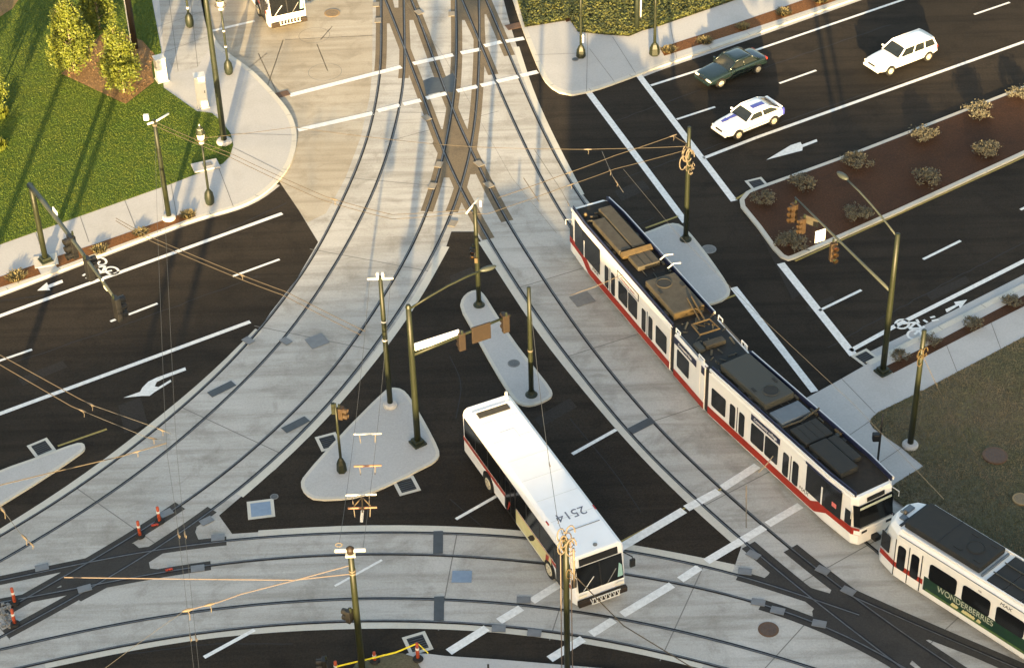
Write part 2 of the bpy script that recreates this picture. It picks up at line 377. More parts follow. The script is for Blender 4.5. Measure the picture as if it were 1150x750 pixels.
# rails: surveyed lines
RL = dict(
 a1=[(428.2, -30), (428.3, 0), (428.3, 32), (428.8, 79), (426, 95), (422.3, 115.5), (418.5, 139), (413.3, 157.3), (405.3, 180), (398, 199), (381.3, 230.7), (360, 278.7), (328, 326.7), (301.3, 358.7), (277.3, 390), (240, 427.3), (197, 465), (165.3, 491.3), (133.3, 515.3), (73.3, 560), (0, 603.3), (-60, 636)],
 a2=[(453.2, -30), (453.3, 0), (453.9, 42.7), (455.8, 79), (453.2, 99.5), (449.5, 120.8), (445.2, 139), (440, 160), (433.3, 180), (428, 198.7), (410.7, 236), (392, 273.3), (365.3, 316), (341.3, 353.3), (322.7, 378.7), (300, 404.7), (257.3, 446), (208, 491.3), (170.7, 522), (118, 560), (60, 597), (0, 630.7), (-60, 664)],
 b1=[(511.5, -30), (512.2, 0), (513, 40), (513.6, 70), (512.5, 91), (509.3, 118), (505, 142), (500.5, 166.7), (491, 205), (481.3, 237.3), (472.8, 259.7), (464, 276), (445.3, 310.7), (425.3, 342.7), (408, 368), (378.7, 414), (340, 454), (280, 511.3), (244, 540), (204, 568.7), (177.3, 588), (140, 608), (110.7, 626.7), (67, 650), (26, 675), (0, 690), (-50, 716)],
 b2=[(536.8, -30), (537.7, 0), (538.8, 43), (538, 70), (536, 112.7), (532.8, 149), (526, 182.7), (520.8, 204), (513, 226), (502.7, 253.3), (492, 277.9), (478, 302), (464, 325.3), (442.7, 360), (408, 407), (381.3, 443), (330.7, 496), (285.3, 538), (265.3, 553.3), (244, 570.7), (214.7, 592), (173.3, 618), (126, 647), (80, 673), (40, 695), (0, 716), (-50, 742)],
 c1=[(420, -30), (433, 0), (442.7, 23.5), (453.3, 50), (463, 79), (472, 98), (488, 144.7), (497.3, 170), (517.6, 213.6), (536.8, 249), (553.9, 279), (575, 312), (600, 350.7), (616, 374), (666.7, 439), (704, 484.7), (736, 520.7), (770.7, 551), (789.3, 568), (837.3, 610), (866.7, 636), (898.7, 661.3), (945.3, 698.7), (973.3, 719.3), (1020, 754), (1080, 800)],
 c2=[(449, -30), (461.9, 0), (472.5, 26.7), (484.3, 59.7), (489.6, 75), (499.7, 102), (516.8, 146), (536.8, 184.8), (550.7, 215), (559, 232), (580, 267), (600, 298), (613.3, 318.7), (650, 373.5), (688, 422), (728, 470), (773.3, 518), (812, 551), (834.7, 570), (865.3, 600), (893.3, 622), (920, 642), (950, 665), (985, 692), (1021.3, 718.7), (1074.7, 752), (1140, 795)],
 d1=[(506, -30), (519.6, 0), (536.7, 42.7), (549.6, 72), (561.3, 104), (582.7, 149), (596.5, 180), (616.8, 217.3), (633.9, 248.3), (660, 285), (700, 337), (760, 407), (800, 452), (870, 522), (930, 572), (964.7, 604), (994, 630), (1050, 672), (1150, 738), (1220, 780)],
 d2=[(532, -30), (546.3, 0), (560, 35), (569.7, 55.5), (575.2, 70), (586.9, 98), (610.4, 149), (625.3, 180), (641.3, 208), (665, 243), (705, 293), (770, 368), (850, 450), (930, 520), (1000, 577), (1080, 634), (1150, 680), (1220, 722)],
 e1=[(-50, 662), (0, 652), (60, 640), (109, 627), (173, 615), (220, 610), (257, 605.5), (290, 602.3), (330, 599.3), (381.3, 597.3), (440, 596.7), (506.7, 597.7), (560, 599.8), (620, 605), (706.7, 617.3), (726.7, 622), (766.7, 628.7), (825.3, 641), (857.3, 650), (898, 666), (930, 682), (965, 690)],
 e2=[(-50, 686), (0, 677), (44, 670), (133, 652), (170, 643), (215, 636), (233, 633), (290, 626.7), (330, 624), (378.7, 621.5), (450.7, 620), (493.3, 621.5), (580, 627.9), (605, 631), (706.7, 643.5), (762.7, 653), (798.7, 660.5), (849.3, 673), (884, 685), (913.3, 696), (957.3, 712), (1000, 735), (1040, 765)],
 f1=[(-50, 741), (0, 730), (36, 720.7), (80, 710), (150, 696), (204, 687), (290, 676.7), (386.7, 670.7), (453.3, 670), (514.7, 672.3), (580, 676.7), (620, 681), (674.7, 689), (730.7, 700), (810.7, 718), (860, 732.7), (916.7, 749.5), (980, 772)],
 f2=[(-40, 764), (21.3, 749.3), (72, 738), (150, 721), (178.7, 715.3), (230, 708), (290, 702), (322.7, 698.5), (408, 695.3), (482.7, 696), (546.7, 699.3), (580, 702.5), (666.7, 714), (733.3, 727), (800, 746), (850, 760)],
 g1=[(955, 668), (985, 686), (1040, 707), (1093, 727), (1150, 753), (1200, 775)],
)
RW = {k: smoothline(ats(v), .8, 25) for k, v in RL.items()}
zi = 0
for k, L in RW.items():
    zi += 1
    o = MB().ribbon(L, .17, .0135+zi*.0004).build('rail_groove', M['groove']); struct(o)
    o = MB().slabrib(L, .06, .014, .0225+zi*.0004, off=-.03 if k[-1] == '1' else .03).build('rail', M['rail']); struct(o)

strip(crop(0, 370, 3.75, [(1090, 2), (900, 200), (740, 330), (500, 520), (330, 650), (180, 745)]) + [(0, 598)], .45)
strip([(50.7, 746), (146.7, 725), (220, 712), (290, 705.5), (350, 702), (408, 700.3), (480, 700), (546.7, 702.3), (661, 717), (720, 728), (790, 746)], .5)
strip([(290, 599.6), (330, 596.5), (378.7, 593.5), (440, 592.8), (506.7, 594.3), (560, 596.5), (600, 600), (650, 606), (706, 615), (753, 622), (792, 630.5), (824, 638)], .5, z=.0115)
strip([(269.3, 556.5), (290, 540), (333.3, 501), (384, 447), (410.7, 414.7), (448, 366), (469.3, 335), (500.5, 277)], .42, z=.0115)
strip([(541.3, 271.3), (580, 331), (610.7, 378), (634.7, 408), (674.7, 456), (704, 491), (765.3, 555), (814.7, 598), (832, 613)], .42, z=.0115)
strip([(653, 219), (632.8, 182), (617.9, 151), (605, 125), (593.3, 96.5), (580, 53)], .35)

# dark paved infill at the junctions
def fill(pts, z):
    o = MB().flat(ats(pts), z).build('track_infill', M['fill_sunlit' if pts[0][1] < 400 else 'fill']); struct(o)
def along(k, y0, y1, half=.42, axis=1, z=.006):
    """infill strip that follows a rail between two image rows / columns"""
    pts = [p for p in RL[k]]
    a = at(*y0); b = at(*y1); L = RW[k]
    def near(q): return min(range(len(L)), key=lambda i: (L[i][0]-q[0])**2 + (L[i][1]-q[1])**2)
    i, j = sorted((near(a), near(b)))
    if j-i < 1: return
    o = MB().ribbon(L[i:j+1], 2*half, z).build('track_infill', M['fill_sunlit' if y0[1] < 400 else 'fill']); struct(o)
c = crop(400, 0, 9.375, [(215, -260), (350, -260), (370, -60), (405, 85), (445, 85), (440, -260), (600, -260), (620, -60), (690, 180), (600, 215), (560, 215), (575, 560), (600, 640), (490, 640), (470, 560), (355, 250), (318, 250), (215, 240)])
fill(c, .0062)
fill(crop(510, 0, 9.375, [(-30, -260), (330, -260), (340, -60), (430, 140), (355, 200), (340, 155), (315, 155), (330, 420), (330, 480), (225, 480), (220, 440), (110, 215), (80, 215), (40, 300), (-25, 300)]), .0066)
fill(crop(460, 140, 9.375, [(310, 50), (370, 50), (380, 0), (500, 0), (580, 50), (635, 50), (645, 0), (740, 0), (710, 260), (740, 330), (770, 430), (690, 525), (640, 525), (600, 680), (470, 680), (420, 560), (360, 560), (320, 480), (310, 330), (240, 200), (300, 60)]), .0070)
B = [(109, 624), (134, 611), (150, 610), (156, 615), (172, 613), (212, 588), (216, 590), (221, 592), (219.3, 597.3), (222.7, 605.3), (228, 607), (228, 614.7), (182.7, 621.3), (167.3, 631.3), (168.7, 638), (205, 641.5), (147, 652), (127, 656), (91, 675), (78, 667), (70, 664), (67, 648), (67, 643), (85, 636)]
fill(B, .0065)
Q = [(857, 650), (863, 645), (866, 640), (908, 659), (932, 666), (934, 661), (950, 655), (979, 680), (989, 685), (1030, 700), (1060, 710), (1096, 728), (1150, 748), (1190, 770), (1150, 770), (1130, 752), (1087, 735), (1043, 718), (1037, 719), (1035, 721), (1075, 752), (1040, 755), (1024, 741), (1018, 752), (985, 738), (970, 722), (957, 713), (928, 702), (914, 697), (912, 686), (916, 681), (892, 665)]
fill(Q, .0072)
n_ = 0
for k, p, q, hw in (('a1', (428, -30), (429, 79), .36), ('a2', (453, -30), (456, 85), .33), ('c1', (420, -30), (552, 270), .36), ('c2', (450, -30), (568, 246), .36), ('b1', (512, -30), (480, 240), .36), ('b2', (537, -30), (508, 240), .36),
                 ('d1', (506, -30), (555, 84), .33), ('d2', (532, -30), (572, 62), .36), ('b1', (206, 567), (0, 690), .36), ('b2', (244, 570), (0, 716), .32), ('e1', (255, 605), (-30, 656), .3), ('e2', (230, 633), (-30, 682), .3),
                 ('c1', (843, 617), (1060, 790), .40), ('c2', (890, 618), (1100, 770), .42), ('e1', (840, 645), (940, 686), .32), ('e2', (848, 673), (1000, 735), .34), ('g1', (955, 668), (1190, 770), .42)):
    n_ += 1; along(k, p, q, hw, z=.0074+n_*.00025)
# rust pit between the switch rails
o = MB().flat(ats([(475, 91), (485, 87), (498, 88), (509, 82), (512, 90), (508, 104), (498, 103), (479, 107)]), .0125).build('track_infill', M['darkplate']); struct(o)

# concrete joints across the trackway
mb = MB()
def joint(k1, k2, step, z=.0058, ext=.4, lo=0, hi=None):
    L1, L2 = RW[k1], RW[k2]
    hi_ = min(hi or 9999, len(L1))
    for i in range(lo, hi_, step):
        a = L1[i]; b = min(L2, key=lambda q: (q[0]-a[0])**2+(q[1]-a[1])**2)
        d = (b[0]-a[0], b[1]-a[1]); l = math.hypot(*d)
        if l < .5: continue
        u = (d[0]/l, d[1]/l)
        mb.ribbon([(a[0]-u[0]*ext, a[1]-u[1]*ext), (b[0]+u[0]*ext, b[1]+u[1]*ext)], .05, z)
joint('e1', 'f2', 7, ext=.5, lo=28, hi=74); joint('c1', 'd1', 8, lo=46); joint('a1', 'b2', 9, lo=22, hi=78); 
for a, b in (((290, 60), (322, 128)), ((356, 50), (368, 80)), ((250, 100), (300, 60)), ((360, 45), (373, 30)), ((300, 98), (318, 45)), ((432, 160), (560, 125)), ((320, 45), (420, 40))):
    mb.ribbon(ats([a, b]), .045, .0052)
o = mb.build('pavement_joint', M['joint']); struct(o)

# ------------------------------------------------------------------ pavements, lawns, islands (raised 0.12)
ZS = .12
def slab(name, pts, m='walk', z=ZS, it=0, kerb=None):
    P = [(p[0], p[1]) for p in ats(pts, z)]
    if it: P = rounded(P, it)
    o = MB().prism(P, 0, z, 0, 1).build(name, [M[m], M['kerb']]); struct(o); return P
def sheet(name, pts, m, z, it=0):
    P = [(p[0], p[1]) for p in ats(pts, z)]
    if it: P = rounded(P, it)
    o = MB().flat(P, z).build(name, M[m]); struct(o); return P
def kerbline(pts, w=.28, it=4, z=ZS+.004):
    L_ = smoothline(ats(pts, ZS), .6, it)
    o = MB().slabrib(L_, w, -.01, z).build('kerb', M['kerb']); struct(o)
    jb = MB(); L1, L2 = offset(L_, w*.5), offset(L_, -w*.5)
    for i in range(3, len(L_)-2, 5): jb.ribbon([L1[i], L2[i]], .03, z+.003)
    o = jb.build('kerb_joint', M['joint']); struct(o)

NWk = [(-90, 359), (0, 327.5), (60, 304.5), (120, 281.5), (175, 260.5), (221, 243), (266.7, 232), (290, 221), (307, 206), (318, 194), (325.5, 182), (330, 165), (331.5, 152), (329, 138), (322, 124), (312, 112), (300, 99), (280, 78), (261, 66), (240, 49), (234, 30), (228, 0), (220, -50)]
slab('sidewalk', NWk + [(-90, -50)])
kerbline(NWk[:22], .3)
sheet('lawn', [(-90, -50), (160, -50), (170.7, 0), (181, 56), (180, 75), (184, 98.7), (221, 125), (238, 127), (250, 138), (259, 150), (262, 163), (258, 176), (250, 184), (192, 206.7), (0, 274.7), (-90, 306)], 'lawn', .135)
sheet('mulch_bed', [(69, 83), (120, 33), (160, 46), (174, 62), (170, 72), (173, 92), (141, 117)], 'mulch_light', .15)
sheet('mulch_bed', [(-80, -50), (30, -50), (24, -5), (14, 10), (0, 19), (-80, 50)], 'mulch_light', .15)
sheet('mulch_bed', [(-90, 341), (0, 310.7), (40, 297), (46, 308), (0, 322.7), (-90, 353)], 'mulch_rust', .128)
sheet('mulch_bed', [(58.7, 289.5), (110, 273), (216, 236), (220, 243), (150, 269), (64, 300.5)], 'mulch_rust', .128)
# plaza paving pattern by the kerb
for a in ([(176, -30), (228, -30), (236, 30), (239, 48), (222, 76), (197, 82), (184, 60)],):
    sheet('paving', a, 'concrete', .124)
mb = MB()
for a, b in (((181, 60), (237, 40)), ((190, 0), (200, 80)), ((212, -20), (222, 75)), ((178, 30), (232, 12)), ((262, 166), (318, 194)), ((245, 187), (262, 232)), ((192, 207), (200, 250)), ((258, 150), (331, 152)), ((90, 243), (100, 272)), ((140, 225), (152, 255)), ((40, 261), (50, 290))):
    mb.ribbon(ats([a, b], ZS), .035, ZS+.0065)
# NE
NEk = [(562, -45), (578.7, 0), (588, 29), (601, 62), (613, 90), (619, 98), (628, 103.5), (643, 106.5), (658.7, 103), (690, 92), (714.7, 83), (738.7, 73.5), (800, 53), (860, 32), (960, -3), (1030, -28)]
slab('sidewalk', NEk + [(1030, -70), (562, -70)])
kerbline(NEk, .3)
sheet('mulch_bed', [(741, 54), (800, 35), (860, 15), (960, -20), (966, -8), (860, 27), (800, 46), (746, 63)], 'mulch_rust', .128)
sheet('ground_cover', [(560, -60), (578.7, -8), (589.5, 30.7), (640, 22.7), (649, 36), (678, 39), (706.7, 41), (722, 34.5), (736, 31), (780, 16), (826.7, 0), (930, -40), (930, -60)], 'cover', .135)
sheet('mulch_bed', [(631, 13), (643, 8), (649, 21), (636, 25)], 'mulch', .145)
for a, b in (((658.7, 103), (660, 38)), ((690, 92), (662, 55)), ((714, 83), (688, 42)), ((601, 62), (651, 60)), ((760, 66), (752, 24))):
    mb.ribbon(ats([a, b], ZS), .03, ZS+.0065)
# right median
MED = [(830.7, 224), (838, 215), (850, 210), (885, 197.5), (964.7, 168.5), (1150, 96.5), (1260, 54), (1260, 122), (1132.7, 181), (1010, 237.5), (892.7, 289.3), (885, 291.5), (876.7, 288), (868, 279), (850, 254), (832, 232)]
P = slab('traffic_island', MED, 'kerb')
I = inset(P, .26)
o = MB().flat(I, .128).build('mulch_bed', M['mulch']); struct(o)
# SE
SEk = [(905, 447), (940, 428), (975, 408), (1010, 391), (1042, 375.5), (1100, 346), (1150, 320.5), (1260, 265)]
slab('sidewalk', SEk + [(1260, 620), (1150, 668), (1085, 620), (1040, 586), (1003, 556), (965, 520), (930, 480)])
kerbline(SEk[2:], .34)
o = MB().ribbon(offset(smoothline(ats(SEk[2:]), .6, 4), .42), .5, .0055).build('gutter', M['walk']); struct(o)
o = MB().ribbon(offset(smoothline(ats(NEk[10:]), .6, 4), -.38), .4, .0055).build('gutter', M['walk']); struct(o)
o = MB().ribbon(offset(smoothline(ats(NWk[:9]), .6, 4), -.32), .3, .0055).build('gutter', M['walk']); struct(o)
sheet('mulch_bed', [(995, 411), (1060, 379), (1150, 331.5), (1260, 275), (1260, 287), (1150, 344), (1085, 376.5), (1003, 419)], 'mulch', .128)
sheet('lawn', [(1150, 378), (1036.7, 438), (1000, 456), (985, 463.5), (978, 470), (977, 475), (981, 481), (1012.7, 503), (1036.7, 523.3), (1006, 542), (995, 552), (1040, 588), (1150, 668), (1260, 700), (1260, 318)], 'drylawn', .13)
for a, b in (((945, 425), (983, 464)), ((905, 447), (1000, 530)), ((930, 505), (978, 472)), ((960, 538), (1012, 503)), ((1060, 380), (1075, 418)), ((1110, 354), (1124, 392))):
    mb.ribbon(ats([a, b], ZS), .035, ZS+.0065)
# islands
for nm, pts, it in (('traffic_island', [(716, 264), (735, 257), (752, 250), (766, 252), (780, 267), (800, 293), (817, 318), (821, 328), (814, 336), (800, 341), (780, 344), (760, 325), (735, 290)], 1),
               ('traffic_island', [(516, 345), (519, 334), (527, 327), (538, 325), (545, 332), (556, 350), (576, 381), (600, 412), (619, 436), (621, 444), (612, 450), (597, 455.5), (584, 454), (574, 446), (552, 410), (530.7, 371)], 1),
               ('traffic_island', [(337, 543), (341, 534), (380, 490), (430.7, 439), (440, 434.5), (452, 436.5), (461, 446), (478, 475), (493, 504), (493.5, 512), (487, 519), (477, 524), (440, 543), (413, 554), (392, 559.5), (354.7, 561), (342, 554)], 1),
               ('traffic_island', [(-90, 565), (0, 527.3), (50, 510), (85, 497), (94, 497), (96, 503), (90, 509), (50, 536), (0, 567), (-90, 620)], 1)):
    P = slab(nm, pts, 'kerb', it=it)
    o = MB().flat(inset(P, .17), .126).build('paving', M['walk']); struct(o)
# bottom pavement and bare plot
slab('sidewalk', [(415, 790), (425, 752), (440, 741), (458, 733), (480, 733.5), (500, 736), (560, 740), (620, 745), (690, 751), (760, 790)])
sheet('bare_soil', [(380, 775), (400, 744), (430, 734), (452, 733), (465, 737), (474, 752), (470, 790)], 'drylawn', .14)
o = mb.build('pavement_joint', M['joint']); struct(o)

# ------------------------------------------------------------------ paint on the road
ZM = .0185
def line(pts, w, m='paint', z=ZM):
    P = ats(pts)
    o = MB().ribbon(P, w, z).build('road_marking', M[m]); struct(o)
def shape(pts, z=ZM, m='paint'):
    o = MB().flat(ats(pts), z).build('road_marking', M[m]); struct(o)
W = .24
for pts, w in (([(-80, 384), (0, 355), (317, 240)], .27), ([(-80, 494), (0, 464.7), (281, 361.5)], .27), ([(261.3, 310.7), (314, 291.5)], .17), ([(124, 361.3), (177, 341)], .17), ([(-20, 412), (36, 392.7)], .17), ([(229.3, 738), (286, 707)], .2),
               ([(325.3, 107.5), (450.7, 75.5)], .42), ([(464, 72), (509, 62)], .42), ([(517.5, 60), (538.7, 56)], .42), ([(544, 52), (563, 47.5)], .42), ([(568, 47), (588.4, 43.5)], .42),
               ([(334.7, 146.5), (418.7, 127.5)], .42), ([(424, 125), (449, 118.5)], .42), ([(453, 117.6), (472.5, 113)], .42), ([(478.7, 110.7), (501.3, 105.3)], .42), ([(513.3, 102.7), (536, 97.5)], .42), ([(540, 96.5), (556, 93)], .42), ([(558, 92), (582, 86.5)], .42), ([(585, 85.5), (604, 81)], .42),
               ([(661.3, 104.5), (770, 250)], .40), ([(716, 83.2), (824.5, 226)], .40), ([(876.7, 296), (958.5, 399)], .45), ([(824, 323), (915, 440)], .40),
               ([(731, 96.5), (778.7, 81.3), (855, 54.7), (1015, 0), (1080, -24)], .2), ([(760, 134.5), (803, 120.5)], .17), ([(875.3, 94.1), (916.7, 79.5)], .17), ([(1094, 16.8), (1134, 3.2)], .17), ([(790, 178), (850, 154.7), (1150, 47.5), (1230, 18)], .25),
               ([(920, 349), (967.3, 326)], .17), ([(1036.7, 291.5), (1078.8, 270.7)], .17), ([(1146, 236), (1190, 214)], .17), ([(955, 394), (1004.7, 366.7), (1150, 293.3), (1240, 247)], .27),
               ([(512, 583), (563, 554)], .17), ([(642.7, 510), (692, 482.5)], .2), ([(376, 658), (429, 628.7)], .13), ([(237, 35.5), (286, 24)], .25),
               ([(850.7, 523), (811, 548.3)], .45), ([(807, 551.5), (770.7, 571)], .45), ([(768, 573), (695, 616)], .45), ([(632, 653.5), (597.3, 675)], .42), ([(585.3, 682.5), (560.5, 697.5)], .42), ([(546.7, 705), (504, 732)], .42),
               ([(899, 567.5), (862, 589)], .42), ([(858, 592), (793.3, 630.5)], .42), ([(785.3, 637), (764, 651)], .42), ([(754.7, 656.7), (698.7, 690)], .42), ([(689.3, 696), (664, 712)], .42), ([(654.7, 717), (617.3, 740)], .42)):
    line(pts, w)
for pts, w in (([(893, 293.5), (1010, 240.5), (1133, 184.5), (1230, 139)], .13), ([(833, 222), (858, 206)], .0), ([(725, 256.5), (762, 243)], .13), ([(795, 343.5), (826, 331.5)], .13), ([(826, 224.5), (846, 211.5)], .13), ([(65, 501), (120, 482)], .13), ([(700, 615), (775, 571)], .0)):
    if w: line(pts, w, 'yellow')
line([(852, 527), (690, 612)], .1, 'yellow', .0175)
# straight arrow, right
shape([(860.7, 180), (888, 163.5), (899, 160), (900.5, 163), (917, 156.8), (918, 159.4), (901.5, 165.8), (901, 169.5), (893, 171.5)])
# turn arrow, left
shape(crop(0, 370, 3.75, [(520, 288), (590, 263), (600, 245), (625, 220), (660, 203), (780, 160), (784, 172), (690, 207), (660, 222), (652, 240), (668, 243), (718, 212), (722, 220), (650, 265), (630, 280), (600, 280)]))
shape(crop(0, 180, 3.75, [(157, 550), (198, 515), (202, 527), (262, 504), (266, 516), (206, 539), (212, 548)]))
shape(crop(990, 330, 10.45, [(748, 185), (870, 130), (850, 100), (1003, 70), (925, 175), (905, 140), (765, 222)]))
# bicycle symbols: two wheels, frame, rider marks
def bike(px, s):
    def P(x, y): return (px[0]+x*s[0]+y*s[2], px[1]+x*s[1]+y*s[3])
    mb = MB()
    for cx in (-.62, .62):
        ring = [P(cx+.42*math.cos(a), .42*math.sin(a)) for a in np.linspace(0, 2*math.pi, 17)]
        mb.ribbon(ats(ring), .13, ZM)
    for ln in ([(-.62, 0), (-.2, .75), (.45, .7), (.0, .05), (-.2, .75)], [(.62, 0), (.4, .95)], [(-.4, .95), (-.05, .85)], [(-.1, 1.25), (.25, 1.3)], [(0, 1.7), (.1, 2.0)], [(.3, 1.6), (.45, 2.0)]):
        for q in range(len(ln)-1): mb.ribbon(ats([P(*ln[q]), P(*ln[q+1])]), .14, ZM+.0006*(q+1)+.003*len(ln))
    o = mb.build('road_marking', M['paint']); struct(o)
bike((119, 299), (11, 8.5, -13.5, 5.2)); bike((1020, 370), (11, 9.5, 14.5, -7.6))

# ------------------------------------------------------------------ small covers and grates (things)
def cover(x, y, lx, ly, rz, name, label, cat, group, m, frame=None, z=.0195, hgt=.012):
    g = at(x, y, z)
    t = thing(name, label, cat, (g[0], g[1], z), rz, group)
    MB().prism([(-lx/2, -ly/2), (lx/2, -ly/2), (lx/2, ly/2), (-lx/2, ly/2)], 0, hgt).build('lid', M[m], t)
    if frame:
        fr = MB(); w = .16
        for q in ([(-lx/2-w, -ly/2-w), (lx/2+w, -ly/2-w), (lx/2+w, -ly/2), (-lx/2-w, -ly/2)], [(-lx/2-w, ly/2), (lx/2+w, ly/2), (lx/2+w, ly/2+w), (-lx/2-w, ly/2+w)], [(-lx/2-w, -ly/2), (-lx/2, -ly/2), (-lx/2, ly/2), (-lx/2-w, ly/2)], [(lx/2, -ly/2), (lx/2+w, -ly/2), (lx/2+w, ly/2), (lx/2, ly/2)]):
            fr.prism(q, 0, hgt-.003)
        fr.build('frame', M[frame], t)
        if m == 'grate':
            bars = MB()
            for i in range(6): bars.box((0, -ly/2+ly*(i+.5)/6, hgt+.008), (lx*.96, .03, .016))
            bars.build('bars', M['darkplate'], t)
    return t
RD = R(33)
for x, y, lb in ((369, 496, 'iron drain grate in a pale frame beside the triangular island, by the pedestrian signal'), (456.5, 545, 'iron drain grate in a pale frame under the lower right edge of the triangular island'), (46.7, 503, 'iron drain grate in a pale frame beside the island at the left edge'),
                 (469, 722, 'iron drain grate in a pale frame in the road above the taped-off plot'), (972.7, 402, 'iron drain grate in a pale frame by the foot of the right signal pole'), (850.7, 207, 'iron drain grate in a pale frame at the tip of the planted median')):
    cover(x, y, .75, .85, RD if x > 900 or x < 100 else R(20), 'drain_grate', lb, 'drain grate', None, 'grate', 'kerb')
cover(293, 571.5, .95, .95, R(8), 'access_cover', 'bluish steel access cover in a pale frame on asphalt left of the triangular island', 'access cover', None, 'bluep', 'kerb')
cover(518.7, 647.3, .9, .75, R(-3), 'access_cover', 'bluish steel access cover set in the concrete between the lower tracks', 'access cover', None, 'bluep')
cover(356, 383, 1.0, .95, R(30), 'access_cover', 'grey steel access cover in the concrete between the left curved tracks', 'access cover', None, 'plate')
cover(654, 336, 1.1, 1.0, R(25), 'access_cover', 'faint grey access cover in concrete beside the first tram', 'access cover', None, 'grey')
for x, y, w, l, rz, lb in ((492, 608.7, .45, 1.5, 0, 'dark drain slot across the upper of the two lower tracks'), (493, 683, .45, 1.5, 0, 'dark drain slot across the lowest track'), (249, 436.7, .5, 1.45, R(-52), 'dark drain slot across the outer left curved track'), (332, 476.7, .5, 1.4, R(-52), 'dark drain slot across the inner left curved track'), (720, 478, .5, 1.4, R(-55), 'dark drain slot across the right curved track beside the tram')):
    cover(x, y, w, l, rz, 'drain_slot', lb, 'drain slot', None, 'darkplate')
bx = [(278.7, 382.5, -45), (321, 383, -45), (186.7, 576, 35), (232, 584.7, 35), (244.7, 603.5, 5), (222, 638, 8), (47, 637, 15), (95, 660.7, 20), (422.4, 5.3, 90), (424.5, 23, 90), (470.4, 14, -60), (507.2, 16, 90), (479, 132.4, -60), (493, 185, 75), (485.6, 209, 75), (537.9, 184, -60), (549, 207.7, -60), (508.5, 251, 70),
      (846, 622.7, -40), (836.7, 641.5, -12), (924, 640, -38), (873.3, 685.3, -20), (952.7, 663.3, -38), (920, 700, -18), (560, 705.5, -3), (588, 673.5, -3), (600, 710.5, -8), (851.5, 676, -14)]
for x, y, a in bx:
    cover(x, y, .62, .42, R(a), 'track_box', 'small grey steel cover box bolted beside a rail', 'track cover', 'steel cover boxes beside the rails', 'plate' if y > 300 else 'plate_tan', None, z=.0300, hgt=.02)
def manhole(x, y, r, m, lb, z=.0195):
    g = at(x, y, z); t = thing('manhole_cover', lb, 'manhole cover', (g[0], g[1], z))
    MB().lathe([(r, -.1 if z > .19 else 0), (r, .012), (r*.93, .014)], 28).build('lid', M[m], t)
    rg = MB()
    for i in range(5): rg.ribbon([(r*.8*math.cos(a)*(i+1)/5.5, r*.8*math.sin(a)*(i+1)/5.5) for a in np.linspace(0, 2*math.pi, 25)], .02, .0165)
    rg.build('rings', M['darkplate'], t)
manhole(863, 706.5, .46, 'rust', 'round brown manhole cover in the concrete near the lower right switch')
manhole(373, 15, .52, 'tan', 'round tan manhole cover in front of the bus at the top')
manhole(1117.5, 511, .60, 'rust', 'large raised reddish manhole cover in the dry grass', .22)
manhole(1147, 560, .42, 'tan', 'pale round cover in the grass at the right edge', .2)
manhole(796, 280, .42, 'grey', 'grey manhole cover on asphalt beside the island with the rope-wrapped pole')
manhole(577, 408, .32, 'grey', 'grey round cover on the narrow island', .13)
manhole(308, 557.5, .2, 'grey', 'small pale ring cover on asphalt near the bluish access cover')
manhole(646, 67, .22, 'grey', 'small cover in the pale corner pavement at the top', .13)

def patch(pts, z=.0035, m='patch'):
    o = MB().flat(ats(pts), z).build('road_patch', M[m]); struct(o)
M['patch'] = ground_mat('asphalt_patch', (.034,.031,.028), (.042,.038,.033), (.02,.019,.018), .3, bump=1.2, rough=.95, spec=.12)
M['seam'] = mat('tar_seam', (.007,.007,.007), .6)
for q in ([(133, 455), (158, 446), (166, 476), (140, 487)], [(20, 425), (70, 405), (76, 412), (26, 433)], [(690, 215), (722, 202), (730, 212), (698, 226)], [(905, 345), (935, 332), (938, 337), (908, 350)], [(1040, 330), (1085, 310), (1090, 317), (1046, 338)], [(860, 250), (900, 330), (890, 336), (850, 255)]): patch(q)
patch([(600, 470), (640, 447), (648, 457), (608, 480)], .0132); patch([(505, 310), (530, 300), (534, 310), (508, 321)], .0132)
b = MB()
for q in ([(-60, 432), (120, 372), (290, 310)], [(-60, 345), (60, 331), (200, 283), (322, 228)], [(680, 140), (790, 100), (900, 62), (1000, 28)], [(850, 265), (1000, 205), (1150, 138)], [(930, 390), (1040, 330), (1150, 272)], [(700, 200), (800, 165), (900, 130), (1060, 76)], [(300, 560), (330, 575), (360, 570)], [(130, 735), (240, 722), (330, 722)], [(650, 280), (735, 245)]):
    L_ = smoothline(ats(q), .5, 3); L_ = [(p_[0]+random.uniform(-.05, .05), p_[1]+random.uniform(-.05, .05)) for p_ in L_]; b.ribbon(L_, .045, .0037)
for q in ([(505, 400), (520, 430), (512, 470)], [(640, 470), (690, 530), (720, 575)], [(505, 560), (540, 590)]):
    b.ribbon(smoothline(ats(q), .5, 3), .04, .0134)
o = b.build('road_seam', M['seam']); struct(o)

cover(317, 106, .9, .62, R(25), 'inlet_cover', 'brown iron inlet cover against the left corner kerb at the crosswalk', 'drain cover', None, 'rust')
cover(581, 29, 1.5, .7, R(20), 'inlet_cover', 'brown iron inlet cover against the kerb below the ground cover', 'drain cover', None, 'rust')
b = MB()
for x, y, r in ((353, 40, 1.0), (365, 81, 1.05)):
    g = at(x, y); b.ribbon([(g[0]+r*math.cos(a), g[1]+r*math.sin(a)) for a in np.linspace(0, 6.283, 30)], .03, .0066)
o = b.build('loop_joint', M['joint']); struct(o)
